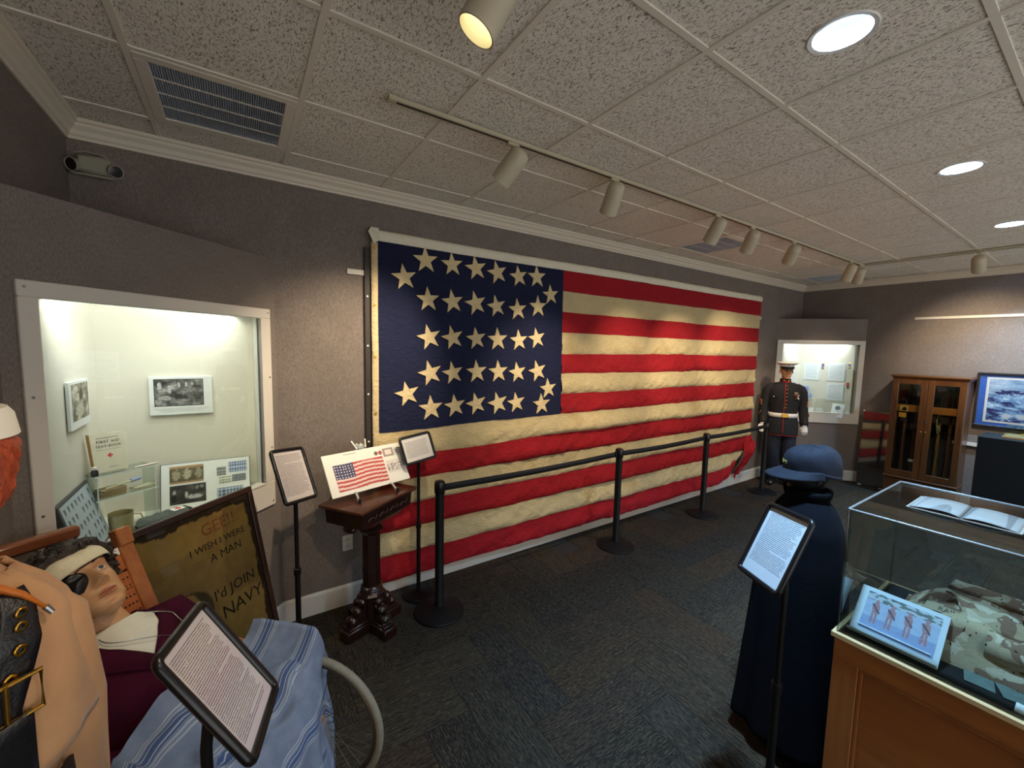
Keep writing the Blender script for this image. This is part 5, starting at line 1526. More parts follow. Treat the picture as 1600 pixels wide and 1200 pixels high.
sdir = Vector((0.204, 0.138, 0)).normalized(); sang = math.atan2(sdir.y, sdir.x); snor = Vector((sdir.y, -sdir.x, 0))
sc_ = Vector((-0.485, 2.72, 0)) - snor * 0.055
t = thing('acrylic_shelf_riser', 'clear acrylic two-tier riser holding the textbook in the left case', 'riser', (sc_.x, sc_.y, NFL), sang)
M_ACR = thin_glass('acrylic', (236, 242, 240), 1.0)
M_ACRE = mat('acrylic_edge', (222, 232, 228), 0.2)
for z, d in ((0.312, 0.12), (0.195, 0.12)):
    G().span((-0.125, -d / 2, z - 0.004), (0.125, d / 2, z)).put('shelf', M_ACR, t)
    G().span((-0.125, -d / 2 - 0.002, z - 0.005), (0.125, -d / 2, z + 0.001)).put('shelf_edge', M_ACRE, t)
for sx in (-0.115, 0.115):
    G().span((sx - 0.002, -0.055, 0.0), (sx + 0.002, 0.055, 0.308)).put('side', M_ACR, t)
    G().span((sx - 0.002, -0.057, 0.0), (sx + 0.002, -0.055, 0.308)).put('side_edge', M_ACRE, t)
ztop = NFL + 0.312
# textbook leaning back on the top shelf
bkM = frame_matrix((sc_.x - 0.045 * sdir.x + 0.0 * snor.x, sc_.y - 0.045 * sdir.y, ztop + 0.099), sdir, (snor.x * .97, snor.y * .97, .20))
t = thing('first_aid_textbook', 'pale first aid text-book with a red cross on its cover, on the riser', 'book', M=bkM)
G().box((0, 0.008, 0), (0.118, 0.020, 0.184), b=0.002).put('page_block', mat('aged_pages', (196, 170, 126), 0.85), t)
M_COVER = mat('book_cover_cream', (208, 202, 182), 0.7, var=0.05, scale=20)
for y in (-0.003, 0.019):
    G().box((0.002, y, 0), (0.126, 0.003, 0.192), b=0.001).put('cover', M_COVER, t)
G().box((-0.062, 0.008, 0), (0.004, 0.025, 0.192), b=0.0015).put('spine', mat('book_spine', (170, 130, 84), 0.7), t)
INK = mat('dark_print_ink', (62, 62, 66), 0.6)
lettering('title', 'FIRST AID', 0.019, INK, t, Matrix.Translation((0.004, -0.0046, 0.052)), space=1.1)
lettering('title', 'TEXT-BOOK', 0.0165, INK, t, Matrix.Translation((0.004, -0.0046, 0.030)), space=1.1)
G().box((0.004, -0.0046, 0.071), (0.085, 0.0004, 0.004)).put('title_line', mat('faint_ink', (140, 138, 130), 0.7), t)
G().box((0.004, -0.0046, 0.013), (0.10, 0.0004, 0.0015)).put('rule_line', MATS['faint_ink'], t)
G().box((0.010, -0.0046, -0.074), (0.034, 0.0004, 0.003)).put('imprint_line', MATS['faint_ink'], t)
rc_ = mat('red_cross_ink', (206, 44, 50), 0.6)
g = G().box((0.004, -0.0047, -0.016), (0.021, 0.0005, 0.007)); g.box((0.004, -0.00475, -0.016), (0.007, 0.0005, 0.021)); g.put('red_cross', rc_, t)
def on_riser(x, y, z):
    return (sc_.x + sdir.x * x - snor.x * y, sc_.y + sdir.y * x - snor.y * y, NFL + z)
t = thing('ink_bottle', 'tiny dark bottle with white cap at the left end of the riser', 'bottle', on_riser(-0.112, -0.03, 0.312))
G().lathe([(.013, 0), (.014, .003), (.014, .022), (.009, .028), (.008, .032)], 16).put('bottle', mat('dark_glass', (40, 40, 44), 0.1), t, 40)
G().lathe([(.0095, .031), (.0095, .043), (.001, .044)], 14).put('bottle_cap', M_WHITEPL, t, 40)
t = thing('thermometer_tube', 'thin white glass tube lying at the right end of the top shelf', 'tube', on_riser(0.09, -0.045, 0.3175), sang)
G().tube([(-.055, 0, 0), (.02, 0, 0), (.05, 0, 0)], [.004, .0055, .0035], 10).put('tube', mat('pale_tube', (226, 214, 200), 0.3), t, 60)
t = thing('paper_packet', 'stack of yellowed paper packets on the middle riser shelf', 'packets', on_riser(-0.055, -0.005, 0.195), sang + .1)
for k in range(4):
    G().box((0.003 * k, 0, 0.005 + 0.009 * k), (0.11 - .004 * k, 0.07, 0.008), Matrix.Rotation(.06 * k - .1, 3, 'Z'), b=.001).put('packet', mat('packet_tan_%d' % (k % 2), (176 - 14 * (k % 2), 150 - 10 * (k % 2), 108), 0.8), t)
t = thing('syringe', 'slim instrument with a pale blue end resting on the packets', 'instrument', on_riser(-0.01, -0.02, 0.240), sang + .25)
G().tube([(-.07, 0, 0), (.05, 0, .004)], .0045, 10).put('barrel', mat('cream_barrel', (214, 204, 176), 0.4), t, 60)
G().tube([(.045, 0, .004), (.09, 0, .006)], [.010, .0095], 12).put('blue_sleeve', mat('pale_blue', (158, 172, 214), 0.5), t, 60)
t = thing('folded_leaflet', 'thin folded leaflet at the right of the middle riser shelf', 'leaflet', on_riser(0.075, -0.01, 0.195), sang - .2)
for k in range(3):
    G().box((0.004 * k, 0, 0.002 + 0.0035 * k), (0.085, 0.05, 0.003), Matrix.Rotation(.12 * k, 3, 'Z')).put('sheet', mat('leaflet_%d' % k, (206, 200, 176), 0.8), t)
t = thing('canteen_cup', 'dented olive canteen cup on the floor of the left case', 'cup', (-0.52, 2.73, NFL))
M_OLIVE = mat('olive_enamel', (184, 174, 136), 0.45, var=0.15, scale=20)
G().lathe([(.001, .003), (.040, .003), (.042, 0), (.043, .004), (.046, .055), (.048, .098), (.050, .10), (.046, .098), (.042, .01), (.001, .008)], 28).put('cup', M_OLIVE, t, 40)
G().tube([(.045, 0, .085), (.075, 0, .08), (.085, 0, .05), (.07, 0, .02), (.044, 0, .018)], .004, 8).put('handle', M_OLIVE, t, 60)
t = thing('olive_pouch_roll', 'small rolled olive cloth beside the first aid pouch', 'cloth roll', (-0.455, 2.66, NFL), .6)
G().tube([(-.05, 0, .022), (-.03, .004, .024), (0, 0, .022), (.03, -.004, .024), (.05, 0, .022)], [.016, .022, .021, .022, .015], 14).put('roll', mat('olive_cloth', (96, 88, 60), 0.9, var=0.2, scale=30, bump=0.6, bscale=60), t, 180)
t = thing('first_aid_pouch', 'grey-green first aid pouch with a red cross patch on the case floor', 'pouch', (-0.345, 2.715, NFL), 0.62)
def pouch(u, v):
    a = 2 * PI * u; x = -.13 + .26 * v; k = min(1, 6 * min(v, 1 - v) + .25)
    y = .055 * k * math.copysign(abs(math.cos(a)) ** .6, math.cos(a)); z = .036 + .034 * k * math.copysign(abs(math.sin(a)) ** .7, math.sin(a))
    return (x, y + .004 * nz(v * 9, u * 6), max(.002, z + .006 * nz(v * 11, u * 5, 2)))
G().grid(pouch, 28, 26, wrap=True).put('pouch', mat('pouch_canvas', (84, 90, 86), 0.9, var=0.15, scale=40, bump=0.5, bscale=120), t, 180)
G().box((.05, -.01, .073), (.055, .042, .003), b=.001).put('patch', M_PAPER, t)
g = G().box((.05, -.01, .0752), (.030, .009, .0012)); g.box((.05, -.01, .0754), (.009, .030, .0012)); g.put('red_cross', rc_, t)
G().box((.09, -.02, .070), (.012, .06, .004), b=.001).put('strap', mat('pouch_strap', (66, 72, 66), 0.9), t)
# clipping board leaning by the right end of the niche
cbM = frame_matrix((-0.180, 2.945, 1.085), (1, 0, 0), (0, -.96, .28))
t = thing('clipping_board', 'board of newspaper clippings and group photographs at the right of the case', 'display board', M=cbM)
G().box((0, .003, 0), (.42, .006, .262), b=.001).put('board', M_MOUNT, t)
G().box((0, .005, 0), (.427, .004, .268), b=.001).put('border', mat('board_edge', (70, 80, 96), 0.5), t)
faces3 = ((.18, .5, .14, .34, 170), (.52, .52, .13, .36, 190), (.85, .55, .12, .33, 160))
picture('clipping', .155, .098, 36, 26, lambda u, v: (168, 138, 102) if v > .86 or v < .1 else bw(14., 1.2, 50, 120, None, faces3)(u, v), t, Matrix.Translation((-.095, -.0012, .067)))
picture('clipping', .165, .105, 40, 28, bw(17., 0, 20, 90, None, ((.12, .62, .05, .16, 200), (.12, .3, .1, .25, 30), (.45, .45, .05, .2, 210), (.7, .32, .25, .14, 205), (.75, .8, .06, .12, 150), (.88, .82, .06, .12, 150))), t, Matrix.Translation((-.090, -.0012, -.045)))
def group_photo(seed, tone):
    def fn(u, v):
        q = 225 - 120 * (abs(math.sin(u * 24 + seed)) > .45) * (abs(math.sin(v * 9 + seed)) > .35) + 30 * nz(u * 25, v * 25, seed)
        return (q * tone[0], q * tone[1], q * tone[2])
    return fn
for (x, z, w, h, sd, tn) in ((.068, .060, .045, .05, 1, (.75, .78, .8)), (.150, .078, .092, .062, 2, (.82, .9, 1.08)), (.085, .006, .06, .04, 3, (1.05, 1.08, 1.0)), (.155, .012, .07, .042, 4, (.7, .74, .8)), (.110, -.068, .13, .06, 5, (.8, .88, 1.0))):
    picture('group_print', w, h, 24, 16, group_photo(sd, tn), t, Matrix.Translation((x, -.0012, z)))
# insignia chart leaning on the left wall of the niche
icM = frame_matrix((-0.588, 2.50, 1.105), (0, 1, 0), (.97, 0, .24))
t = thing('insignia_chart', 'framed chart of small insignia leaning on the left wall of the case', 'framed chart', M=icM)
G().box((0, .012, 0), (.40, .024, .30), b=.003).put('frame', mat('chart_frame_dark', (54, 56, 60), 0.4), t)
G().box((0, -.0008, 0), (.372, .002, .272)).put('sheet', mat('chart_sheet', (178, 190, 200), 0.5), t)
for r_ in range(5):
    for c_ in range(8):
        if (r_ * 3 + c_) % 7 == 6:
            continue
        x, z = -.155 + .044 * c_, .105 - .05 * r_
        G().prism([(x - .010, -.0022, z + .014), (x + .010, -.0022, z + .014), (x + .007, -.0022, z - .006), (x, -.0022, z - .016), (x - .005, -.0022, z - .004)], (0, .0008, 0)).put('insignia', mat('insignia_ink', (92, 100, 110), 0.6), t)

# ------------------------------------------------------------------ framed recruitment-style poster leaning under the case
pw_, ph_ = .62, .86
pc = Vector(ML @ Vector((1.2615 - .70, -.165, .585)))
tl_ = .20
pM = frame_matrix(tuple(pc), (S2, S2, 0), (S2 * math.cos(tl_), -S2 * math.cos(tl_), math.sin(tl_)))
t = thing('framed_poster', 'dark-framed old olive-brown poster with black lettering leaning under the left case', 'poster', M=pM)
PW_, PH_ = .80, 1.00
fm = mat('poster_frame', (48, 28, 20), 0.45)
for lo, hi in (((-PW_ / 2, -.004, PH_ / 2 - .03), (PW_ / 2, .022, PH_ / 2)), ((-PW_ / 2, -.004, -PH_ / 2), (PW_ / 2, .022, -PH_ / 2 + .03)), ((-PW_ / 2, -.004, -PH_ / 2 + .03), (-PW_ / 2 + .03, .022, PH_ / 2 - .03)), ((PW_ / 2 - .03, -.004, -PH_ / 2 + .03), (PW_ / 2, .022, PH_ / 2 - .03))):
    G().span(lo, hi, .003).put('frame_rail', fm, t)
G().span((-PW_ / 2 + .02, .008, -PH_ / 2 + .02), (PW_ / 2 - .02, .014, PH_ / 2 - .02)).put('backing', mat('poster_backing', (44, 30, 22), 0.7), t)
def poster_art(u, v):
    e = .035 + .02 * nz(u * 7, v * 7, 2) + .012 * nz(u * 25, v * 25, 6)
    if min(u, 1 - u, v, 1 - v) < e:
        return (48, 34, 24)
    n = nz(u * 4, v * 4, 8) * 16 + nz(u * 20, v * 20, 1) * 9
    c = [148 + n, 124 + n, 74 + n * .6]
    if v > .82:
        c[0] += 14; c[1] += 8
    # soft unspecific shapes: a rounded light patch over a dark mass
    d1 = ((u - .40) / .17) ** 2 + ((v - .50) / .12) ** 2; d2 = ((u - .40) / .085) ** 2 + ((v - .52) / .095) ** 2; d3 = ((u - .36) / .30) ** 2 + ((v - .22) / .20) ** 2
    if d3 < 1:
        c = [44 + n, 38 + n, 32 + n]
    if d1 < 1:
        c = [78 + n, 68 + n, 46 + n]
    if d2 < 1:
        c = [172 + n, 140 + n, 86 + n]
    return c
picture('poster_sheet', PW_ - .07, PH_ - .07, 110, 130, poster_art, t, Matrix.Translation((0, .0065, 0)), .6)
PI_ = mat('poster_black_ink', (34, 30, 24), 0.6); PR_ = mat('poster_faded_red', (138, 82, 50), 0.6)
def pl(body, size, x, z, m=PI_, rot=0.0):
    lettering('poster_lettering', body, size, m, t, Matrix.Translation((x, .0058, z)) @ Matrix.Rotation(rot, 4, 'Y'), depth=.0003)
pl('GEE!!', .088, .16, .370, PR_, -.03)
pl('I WISH I WERE', .050, .145, .285, PI_, .0)
pl('A MAN', .060, .175, .215, PI_)
pl("I'd JOIN", .076, .185, .02)
pl('the NAVY', .096, .135, -.085)
G().span((-PW_ / 2 + .03, .0008, -PH_ / 2 + .03), (PW_ / 2 - .03, .0028, PH_ / 2 - .03)).put('glazing', thin_glass('poster_glass', (240, 240, 236), .8), t)

# ------------------------------------------------------------------ contents of the right corner case (hung on its right-hand liner, X = 7.69)
XN = XR - 0.06
def doc(y0, y1, z0, z1, label, i):
    t = thing('typed_citation', label, 'document', M=frame_matrix((XN - .004, (y0 + y1) / 2, (z0 + z1) / 2), (0, -1, 0), (-1, 0, 0)), group='citations in the far corner case')
    w, h = abs(y1 - y0), z1 - z0
    G().box((0, 0, 0), (w, .006, h), b=.001).put('mount', mat('pale_mount', (214, 222, 234), 0.6), t)
    p = G().box((0, 0, 0), (w - .016, .001, h - .016)).put('page', text_paper('citation_%d' % i, w - .016, h - .016, .013, .02, .03, .03, (222, 230, 240), (168, 178, 196), para=7), t)
    p.location = (0, -.0036, 0)
doc(2.94, 2.722, 1.499, 1.775, 'typed citation at the upper left of the far case back wall', 1)
doc(2.616, 2.385, 1.506, 1.783, 'typed citation at the upper right of the far case back wall', 2)
doc(2.614, 2.386, 1.196, 1.474, 'typed citation hung directly below the upper right one in the far case', 3)
t = thing('typed_citation', 'pale citation on the left wall of the far case behind the white cap', 'document', M=frame_matrix((7.32, YB - .064, 1.53), (1, 0, 0), (0, -1, 0)), group='citations in the far corner case')
G().box((0, 0, 0), (.33, .006, .26), b=.001).put('mount', MATS['pale_mount'], t)
def medal_on(y, z, rib, disc, label):
    t = thing('hung_medal', label, 'medal', M=frame_matrix((XN, y, z), (0, -1, 0), (-1, 0, 0)), group='medals hung in the far corner case')
    G().box((0, -.003, .022), (.030, .004, .044), b=.001).put('ribbon', mat('medal_ribbon_%d' % rib[0], rib, 0.7), t)
    G().box((0, -.0035, .048), (.034, .005, .006), b=.001).put('ribbon_bar', M_GOLD, t)
    G().lathe([(.017, 0), (.018, .003), (.013, .005), (.0005, .005)], 20).xf(Matrix.Translation((0, -.001, -.022)) @ Matrix.Rotation(PI / 2, 4, 'X')).put('disc', disc, t, 40)
medal_on(2.684, 1.72, (84, 60, 150), M_STEEL, 'purple-ribboned medal beside the upper left citation')
medal_on(2.345, 1.74, (96, 104, 150), M_GOLD, 'blue-grey ribboned medal beside the upper right citation')
medal_on(2.345, 1.445, (196, 52, 66), M_STEEL, 'red-ribboned medal beside the lower citation')
# little wall bracket with a blue painted box and mug
t = thing('bracket_shelf', 'small clear shelf bracket in the far case behind the uniformed arm', 'shelf', (XN, 2.89, 1.215))
G().span((-.12, -.10, -.006), (0, .10, 0)).put('shelf', M_ACRE, t)
G().prism([(-.10, 0, -.006), (0, 0, -.006), (0, 0, -.06)], (0, .004, 0)).put('brace', M_ACRE, t)
def bluebox(u, v):
    n = nz(u * 6, v * 6, 3)
    return (92 + 130 * (n > .22), 128 + 100 * (n > .22), 206 + 40 * (n > .22))
t = thing('souvenir_box', 'blue and white decorated box on the small shelf in the far case', 'box', (XN - .05, 2.91, 1.215))
G().box((0, 0, .09), (.05, .13, .18), b=.008).put('box', mat('souvenir_blue', (92, 124, 196), 0.4, var=0.3, scale=14), t, 40)
picture('printed_face', .12, .15, 24, 30, bluebox, t, frame_matrix((-.0265, 0, .085), (0, -1, 0), (-1, 0, 0)))
t = thing('souvenir_mug', 'small blue and white mug at the right end of the small shelf', 'mug', (XN - .07, 2.815, 1.215))
G().lathe([(.001, .004), (.026, .003), (.028, .0), (.032, .03), (.030, .07), (.028, .072), (.027, .066), (.026, .008), (.001, .006)], 22).put('mug', mat('mug_blue', (130, 160, 214), 0.35, var=0.3, scale=30), t, 40)
G().tube([(0, -.03, .058), (0, -.05, .05), (0, -.05, .025), (0, -.03, .015)], .004, 8).put('handle', MATS['mug_blue'], t, 60)
def tent(y, z1, w, label, m, x=None):
    t = thing('standing_card', label, 'card', M=frame_matrix((7.585 if x is None else x, y, NFL + (z1 - NFL) / 2), (0, -1, 0), (-.93, 0, .37)), group='cards standing on the floor of the far case')
    h = (z1 - NFL) * 1.05
    G().box((0, 0, 0), (w, .003, h)).put('card', m, t); G().box((0, .03, -.006), (w * .6, .002, h), Matrix.Rotation(-.55, 3, 'X')).put('card_strut', m, t)
    return t, h
tent(2.785, 1.065, .11, 'first blank grey card from the left on the far case floor', mat('grey_card', (200, 202, 200), 0.6))
tent(2.65, 1.075, .10, 'second blank grey card on the far case floor', MATS['grey_card'])
tc_, h = tent(2.91, 1.065, .10, 'striped card on the far case floor beside the uniformed arm', M_PAPER)
for k in range(3):
    G().box((0, -.002, .03 - .028 * k), (.08, .0008, .012)).put('printed_bar', mat('grey_bar', (120, 126, 130), 0.6), tc_)
tc_, h = tent(2.415, 1.165, .15, 'white card with printed emblem at the right of the far case floor', mat('bright_card', (228, 236, 242), 0.6))
G().lathe([(.034, 0), (.034, .001), (.022, .0015)], 24).xf(Matrix.Translation((0, -.0015, .045)) @ Matrix.Rotation(PI / 2, 4, 'X')).put('printed_emblem', mat('emblem_grey', (110, 116, 124), 0.6), tc_)
G().box((0, -.002, -.01), (.06, .0008, .006)).put('printed_line', MATS['grey_bar'], tc_)
G().box((0, -.002, -.06), (.045, .0008, .02)).put('printed_block', MATS['grey_bar'], tc_)

# ------------------------------------------------------------------ glass display case in the right foreground
VX0, VX1, VY1, VY0, VZ, VT = 1.90, 2.53, 0.54, -0.95, 0.85, 1.34
M_HONEY = wood('honey_oak', (142, 82, 36), (172, 106, 50), 0.42, 'Z', 9)
M_HONEYH = wood('honey_oak_h', (146, 84, 36), (176, 110, 52), 0.42, 'Y', 9)
vc = thing('display_cabinet', 'honey-oak panelled display cabinet carrying the clear vitrine at right', 'display case', ((VX0 + VX1) / 2, (VY0 + VY1) / 2, 0))
wl = lambda lo, hi, nm, m, b=.003: G().span(lo, hi, b).put(nm, m, vc, world=True)
ox, oy = .015, .015
A, B, C_, D = VX0 - .015, VX1 + .015, VY0 - .015, VY1 + .015
wl((A + .03, C_ + .03, .02), (B - .03, D - .03, VZ - .02), 'carcass', M_HONEY, 0)
wl((A, C_, VZ - .02), (B, D, VZ), 'top_edge', wood('pale_edge', (196, 160, 108), (220, 190, 140), 0.4, 'Y', 12), .002)
wl((A + .012, C_ + .012, 0), (B - .012, D - .012, .09), 'plinth', M_HONEY)
# face frames: front (-x) and near end (+y)
wl((A + .008, C_ + .01, VZ - .10), (A + .03, D - .01, VZ - .02), 'top_rail', M_HONEYH)
wl((A + .008, C_ + .01, .09), (A + .03, D - .01, .17), 'bottom_rail', M_HONEYH)
stiles = [C_ + .01, C_ + .47, C_ + .97, D - .01]
for q, y in enumerate((D - .09, D - .09 - .50, D - .09 - 1.0, C_ + .01)):
    wl((A + .008, y, .17), (A + .03, y + .08, VZ - .10), 'stile', M_HONEY)
for y1, y0 in ((D - .09, D - .51), (D - .59, D - 1.01)):
    wl((A + .024, y0, .17), (A + .032, y1, VZ - .10), 'panel', M_HONEYH, 0)
    g = G()
    for lo, hi in (((A + .014, y0, VZ - .115), (A + .026, y1, VZ - .10)), ((A + .014, y0, .17), (A + .026, y1, .185)), ((A + .014, y0, .185), (A + .026, y0 + .012, VZ - .115)), ((A + .014, y1 - .012, .185), (A + .026, y1, VZ - .115))):
        g.span(lo, hi, .002)
    g.put('panel_moulding', M_HONEY, vc, world=True)
wl((A + .02, D - 1.40, .17), (A + .032, D - 1.10, VZ - .10), 'panel', M_HONEYH, 0)
wl((A + .03, D - .03, VZ - .10), (B - .03, D - .008, VZ - .02), 'end_rail', M_HONEYH); wl((A + .03, D - .03, .09), (B - .03, D - .008, .17), 'end_rail', M_HONEYH)
for x in (A + .03, B - .11):
    wl((x, D - .03, .17), (x + .08, D - .008, VZ - .10), 'end_stile', M_HONEY)
deck = wl((VX0 + .008, VY0 + .008, VZ), (VX1 - .008, VY1 - .008, VZ + .004), 'black_deck', mat('black_felt', (12, 12, 13), 0.95), 0)
vt = thing('vitrine', 'clear acrylic vitrine box on top of the oak display cabinet', 'vitrine', ((VX0 + VX1) / 2, (VY0 + VY1) / 2, VZ))
M_VGL = thin_glass('vitrine_acrylic', (232, 236, 234), 1.15, 0.0)
th = .006
for lo, hi in (((VX0, VY0, VZ), (VX0 + th, VY1, VT - th)), ((VX1 - th, VY0, VZ), (VX1, VY1, VT - th)), ((VX0 + th, VY1 - th, VZ), (VX1 - th, VY1, VT - th)), ((VX0 + th, VY0, VZ), (VX1 - th, VY0 + th, VT - th))):
    G().span(lo, hi).put('wall', M_VGL, vt, world=True)
G().span((VX0, VY0, VT - th), (VX1, VY1, VT)).put('lid', M_VGL, vt, world=True)
M_VED = mat('acrylic_polished_edge', (120, 118, 114), 0.25, 0.0, spec=0.5)
for p, q in (((VX0, VY0, VT), (VX0, VY1, VT)), ((VX1, VY0, VT), (VX1, VY1, VT)), ((VX0, VY1, VT), (VX1, VY1, VT)), ((VX0, VY0, VT), (VX1, VY0, VT)), ((VX0, VY1, VZ + .002), (VX0, VY1, VT)), ((VX1, VY1, VZ + .002), (VX1, VY1, VT))):
    G().tube([p, q], .0035 if p[2] != q[2] else .0045, 8).put('edge', M_VED if p[2] == q[2] else thin_glass('edge_glass', (205, 210, 212), 2.0, .05, .05), vt, 60, world=True)

# folded desert-camouflage jacket
def make_camo():
    m, nt, b = _new('desert_camouflage')
    v = _coords(nt); n1 = _noise(nt, v, 10, 2, .5, .4); n2 = _noise(nt, _coords(nt, (1, 1, 1), 'Object', (5, 2, 1)), 15, 2, .5, .4); n3 = _noise(nt, _coords(nt, (1, 1.8, 1), 'Object', (9, 4, 2)), 55, 1, .4)
    c = _ramp(nt, n1, [(.0, lin((176, 158, 128))), (.50, lin((176, 158, 128))), (.505, lin((134, 104, 84))), (1.0, lin((128, 98, 80)))])
    c = _mixc(nt, _ramp(nt, n2, [(.58, (0, 0, 0, 1)), (.585, (1, 1, 1, 1))]), c, lin((198, 184, 158)))
    c = _mixc(nt, _ramp(nt, n3, [(.70, (0, 0, 0, 1)), (.705, (1, 1, 1, 1))]), c, lin((58, 50, 42)))
    nt.links.new(c, b.inputs['Base Color']); b.inputs['Roughness'].default_value = .9
    _bump(nt, b, _noise(nt, v, 26, 3), .4, .01)
    return m
M_CAMO = make_camo()
jk = thing('camouflage_jacket', 'folded desert-camouflage jacket lying inside the vitrine', 'jacket', (2.25, 0.02, VZ + .004), 0)
def jbody(u, v):
    x = -.22 + .44 * u; y = -.62 + 1.06 * v
    e = min(1, 7 * min(u, 1 - u)) ** .5 * min(1, 9 * min(v, 1 - v)) ** .5
    h = .02 + e * (.085 + .05 * math.exp(-((y - .18) / .16) ** 2 - ((x - .02) / .16) ** 2) + .03 * nz(x * 6, y * 6, 2) + .014 * nz(x * 17, y * 15, 5))
    return (x + .02 * nz(y * 5, 1), y + .02 * nz(x * 5, 9), max(.002, h * min(1, e + .1)))
G().grid(jbody, 60, 90).put('body', M_CAMO, jk, 180)
for sx in (-1, 1):
    def jcol(u, v, sx=sx):
        x = .02 + sx * (.02 + .12 * v); y = .20 + .20 * (u - .5) - .05 * v
        return (x, y + .02 * sx * v, .165 + .035 * math.sin(PI * v) - .045 * v + .008 * nz(u * 5, v * 4, sx))
    G().grid(jcol, 12, 10).put('collar', M_CAMO, jk, 180, solid=0.006)
def jslv(u, v):
    a = 2 * PI * u; y = -.45 + .62 * v
    return (-.135 + .055 * math.cos(a) + .03 * nz(y * 5, 2), y, max(.004, .085 + .045 * math.sin(a) + .012 * nz(y * 9, math.cos(a), 3)))
G().grid(jslv, 20, 40, wrap=True).put('sleeve', M_CAMO, jk, 180)
G().box((-.05, .05, .172), (.07, .12, .006), Matrix.Rotation(.25, 3, 'Y') @ Matrix.Rotation(.15, 3, 'X'), b=.002).put('pocket_flap', M_CAMO, jk)
nm = frame_matrix((-.115, .27, .135), (0, -1, 0), (-.70, 0, .71))
G().box((0, 0, 0), (.12, .002, .026)).xf(nm).put('name_tape', mat('name_tape_tan', (172, 156, 128), 0.9), jk)
lettering('name_letters', 'RAIN', .024, mat('name_thread', (90, 74, 60), 0.8), jk, nm @ Matrix.Translation((0, -.001, 0)), depth=.0005)
# photo card in its slanted holder
PHc = (1.975, 0.375)
phM = frame_matrix((2.0, 0.395, VZ + .084), (0, -1, 0), (-.72, 0, .69))
t = thing('soldiers_photograph', 'slanted photograph of four walking soldiers inside the vitrine', 'photograph', M=phM)
G().box((0, .002, 0), (.245, .003, .190), b=.0008).put('holder', mat('holder_white', (222, 230, 238), 0.25), t)
def soldiers(u, v):
    n = nz(u * 12, v * 12, 4)
    c = [176 + 10 * n, 190 + 10 * n, 216 + 8 * n] if v > .35 else [150 + 10 * n, 166 + 10 * n, 204]
    if v > .80:
        c = [190, 196, 206]
        if nz(u * 9, v * 16, 7) > .0:
            c = [104 + 20 * n, 112 + 20 * n, 108]
    for k, fx in enumerate((.16, .38, .61, .84)):
        fy = .52; dx = (u - fx); head = (dx / .028) ** 2 + ((v - fy - .27) / .045) ** 2; tor = (dx / .052) ** 2 + ((v - fy - .10) / .15) ** 2
        legs = abs(abs(dx + .012 * math.sin(k * 2)) - .022 - .02 * max(0, fy - v)) < .017 and fy - .32 < v < fy
        if head < 1 or tor < 1 or legs:
            q = 30 * nz(u * 40, v * 40, k)
            c = [176 + q, 130 + q, 136 + q]
        if abs(dx * 1.6 + (v - fy - .08)) < .03 and abs(dx) < .06:
            c = [96, 74, 84]
    return c
picture('print', .205, .150, 96, 66, soldiers, t, Matrix.Translation((.004, -.0004, .004)), .3)
G().box((0, -.016, -.0965), (.245, .034, .003)).put('holder_lip', MATS['holder_white'], t)
G().box((0, .045, -.03), (.20, .003, .12), Matrix.Rotation(-1.0, 3, 'X')).put('holder_leg', MATS['holder_white'], t)
t = thing('folded_currency_leaflet', 'two small dark green printed leaflets on the black deck of the vitrine', 'leaflet', (2.00, 0.155, VZ + .0045), .25)
for k in range(2):
    G().box((.012 * k, -.045 + .075 * k, .002), (.075, .068, .002), Matrix.Rotation(.12 - .2 * k, 3, 'Z') @ Matrix.Rotation(.05, 3, 'X')).put('leaflet', mat('dark_green_print', (96, 112, 108), 0.6, var=.2, scale=40), t)
t = thing('caption_strip', 'long white caption card on the near edge of the vitrine deck', 'card', (1.945, 0.00, VZ + .0045), 0)
G().box((0, 0, .003), (.045, .21, .005), Matrix.Rotation(-.12, 3, 'Y'), b=.0005).put('card', M_PAPER, t)
# open booklet lying on the vitrine lid
bo = thing('open_booklet', 'open booklet lying on the lid of the vitrine', 'booklet', (2.235, 0.29, VT + .0005), -PI / 2)
for sx in (-1, 1):
    def leaf(u, v, sx=sx):
        x = sx * .135 * u; return (x, -.10 + .20 * v, .003 + .010 * math.sin(PI * u ** .7) * (1 - .3 * v))
    G().grid(leaf, 14, 3).put('page', text_paper('booklet_page', .27, .20, .009, .014, .02, .02, (136, 132, 124), (92, 88, 84), para=8), bo, 180, solid=.002)
G().box((0, 0, .0008), (.285, .212, .0015)).put('cover', mat('booklet_cover', (150, 140, 126), 0.7), bo)

# ------------------------------------------------------------------ gun cabinet against the right wall
GX0, GX1, GY0, GY1, GT = 7.40, 7.735, 1.07, 1.765, 1.665
M_GUN = wood('cabinet_walnut', (74, 42, 17), (112, 68, 28), 0.35, 'Z', 12)
M_GUNH = wood('cabinet_walnut_h', (74, 42, 17), (112, 68, 28), 0.35, 'Y', 12)
gc_ = thing('gun_cabinet', 'walnut gun cabinet with two glazed doors against the right wall', 'cabinet', ((GX0 + GX1) / 2, (GY0 + GY1) / 2, 0))
gw = lambda lo, hi, nm, m=M_GUN, b=.003: G().span(lo, hi, b).put(nm, m, gc_, world=True)
gw((GX0 + .02, GY0, 0.0), (GX1, GY0 + .022, GT - .03), 'side'); gw((GX0 + .02, GY1 - .022, 0.0), (GX1, GY1, GT - .03), 'side')
gw((GX1 - .012, GY0 + .022, .05), (GX1, GY1 - .022, GT - .03), 'back', mat('cabinet_lining', (34, 24, 18), 0.9), 0)
gw((GX0 + .03, GY0 + .022, .28), (GX1 - .012, GY1 - .022, .30), 'floor_board', M_GUNH); gw((GX0 + .02, GY0 + .022, GT - .055), (GX1 - .012, GY1 - .022, GT - .03), 'top_board', M_GUNH)
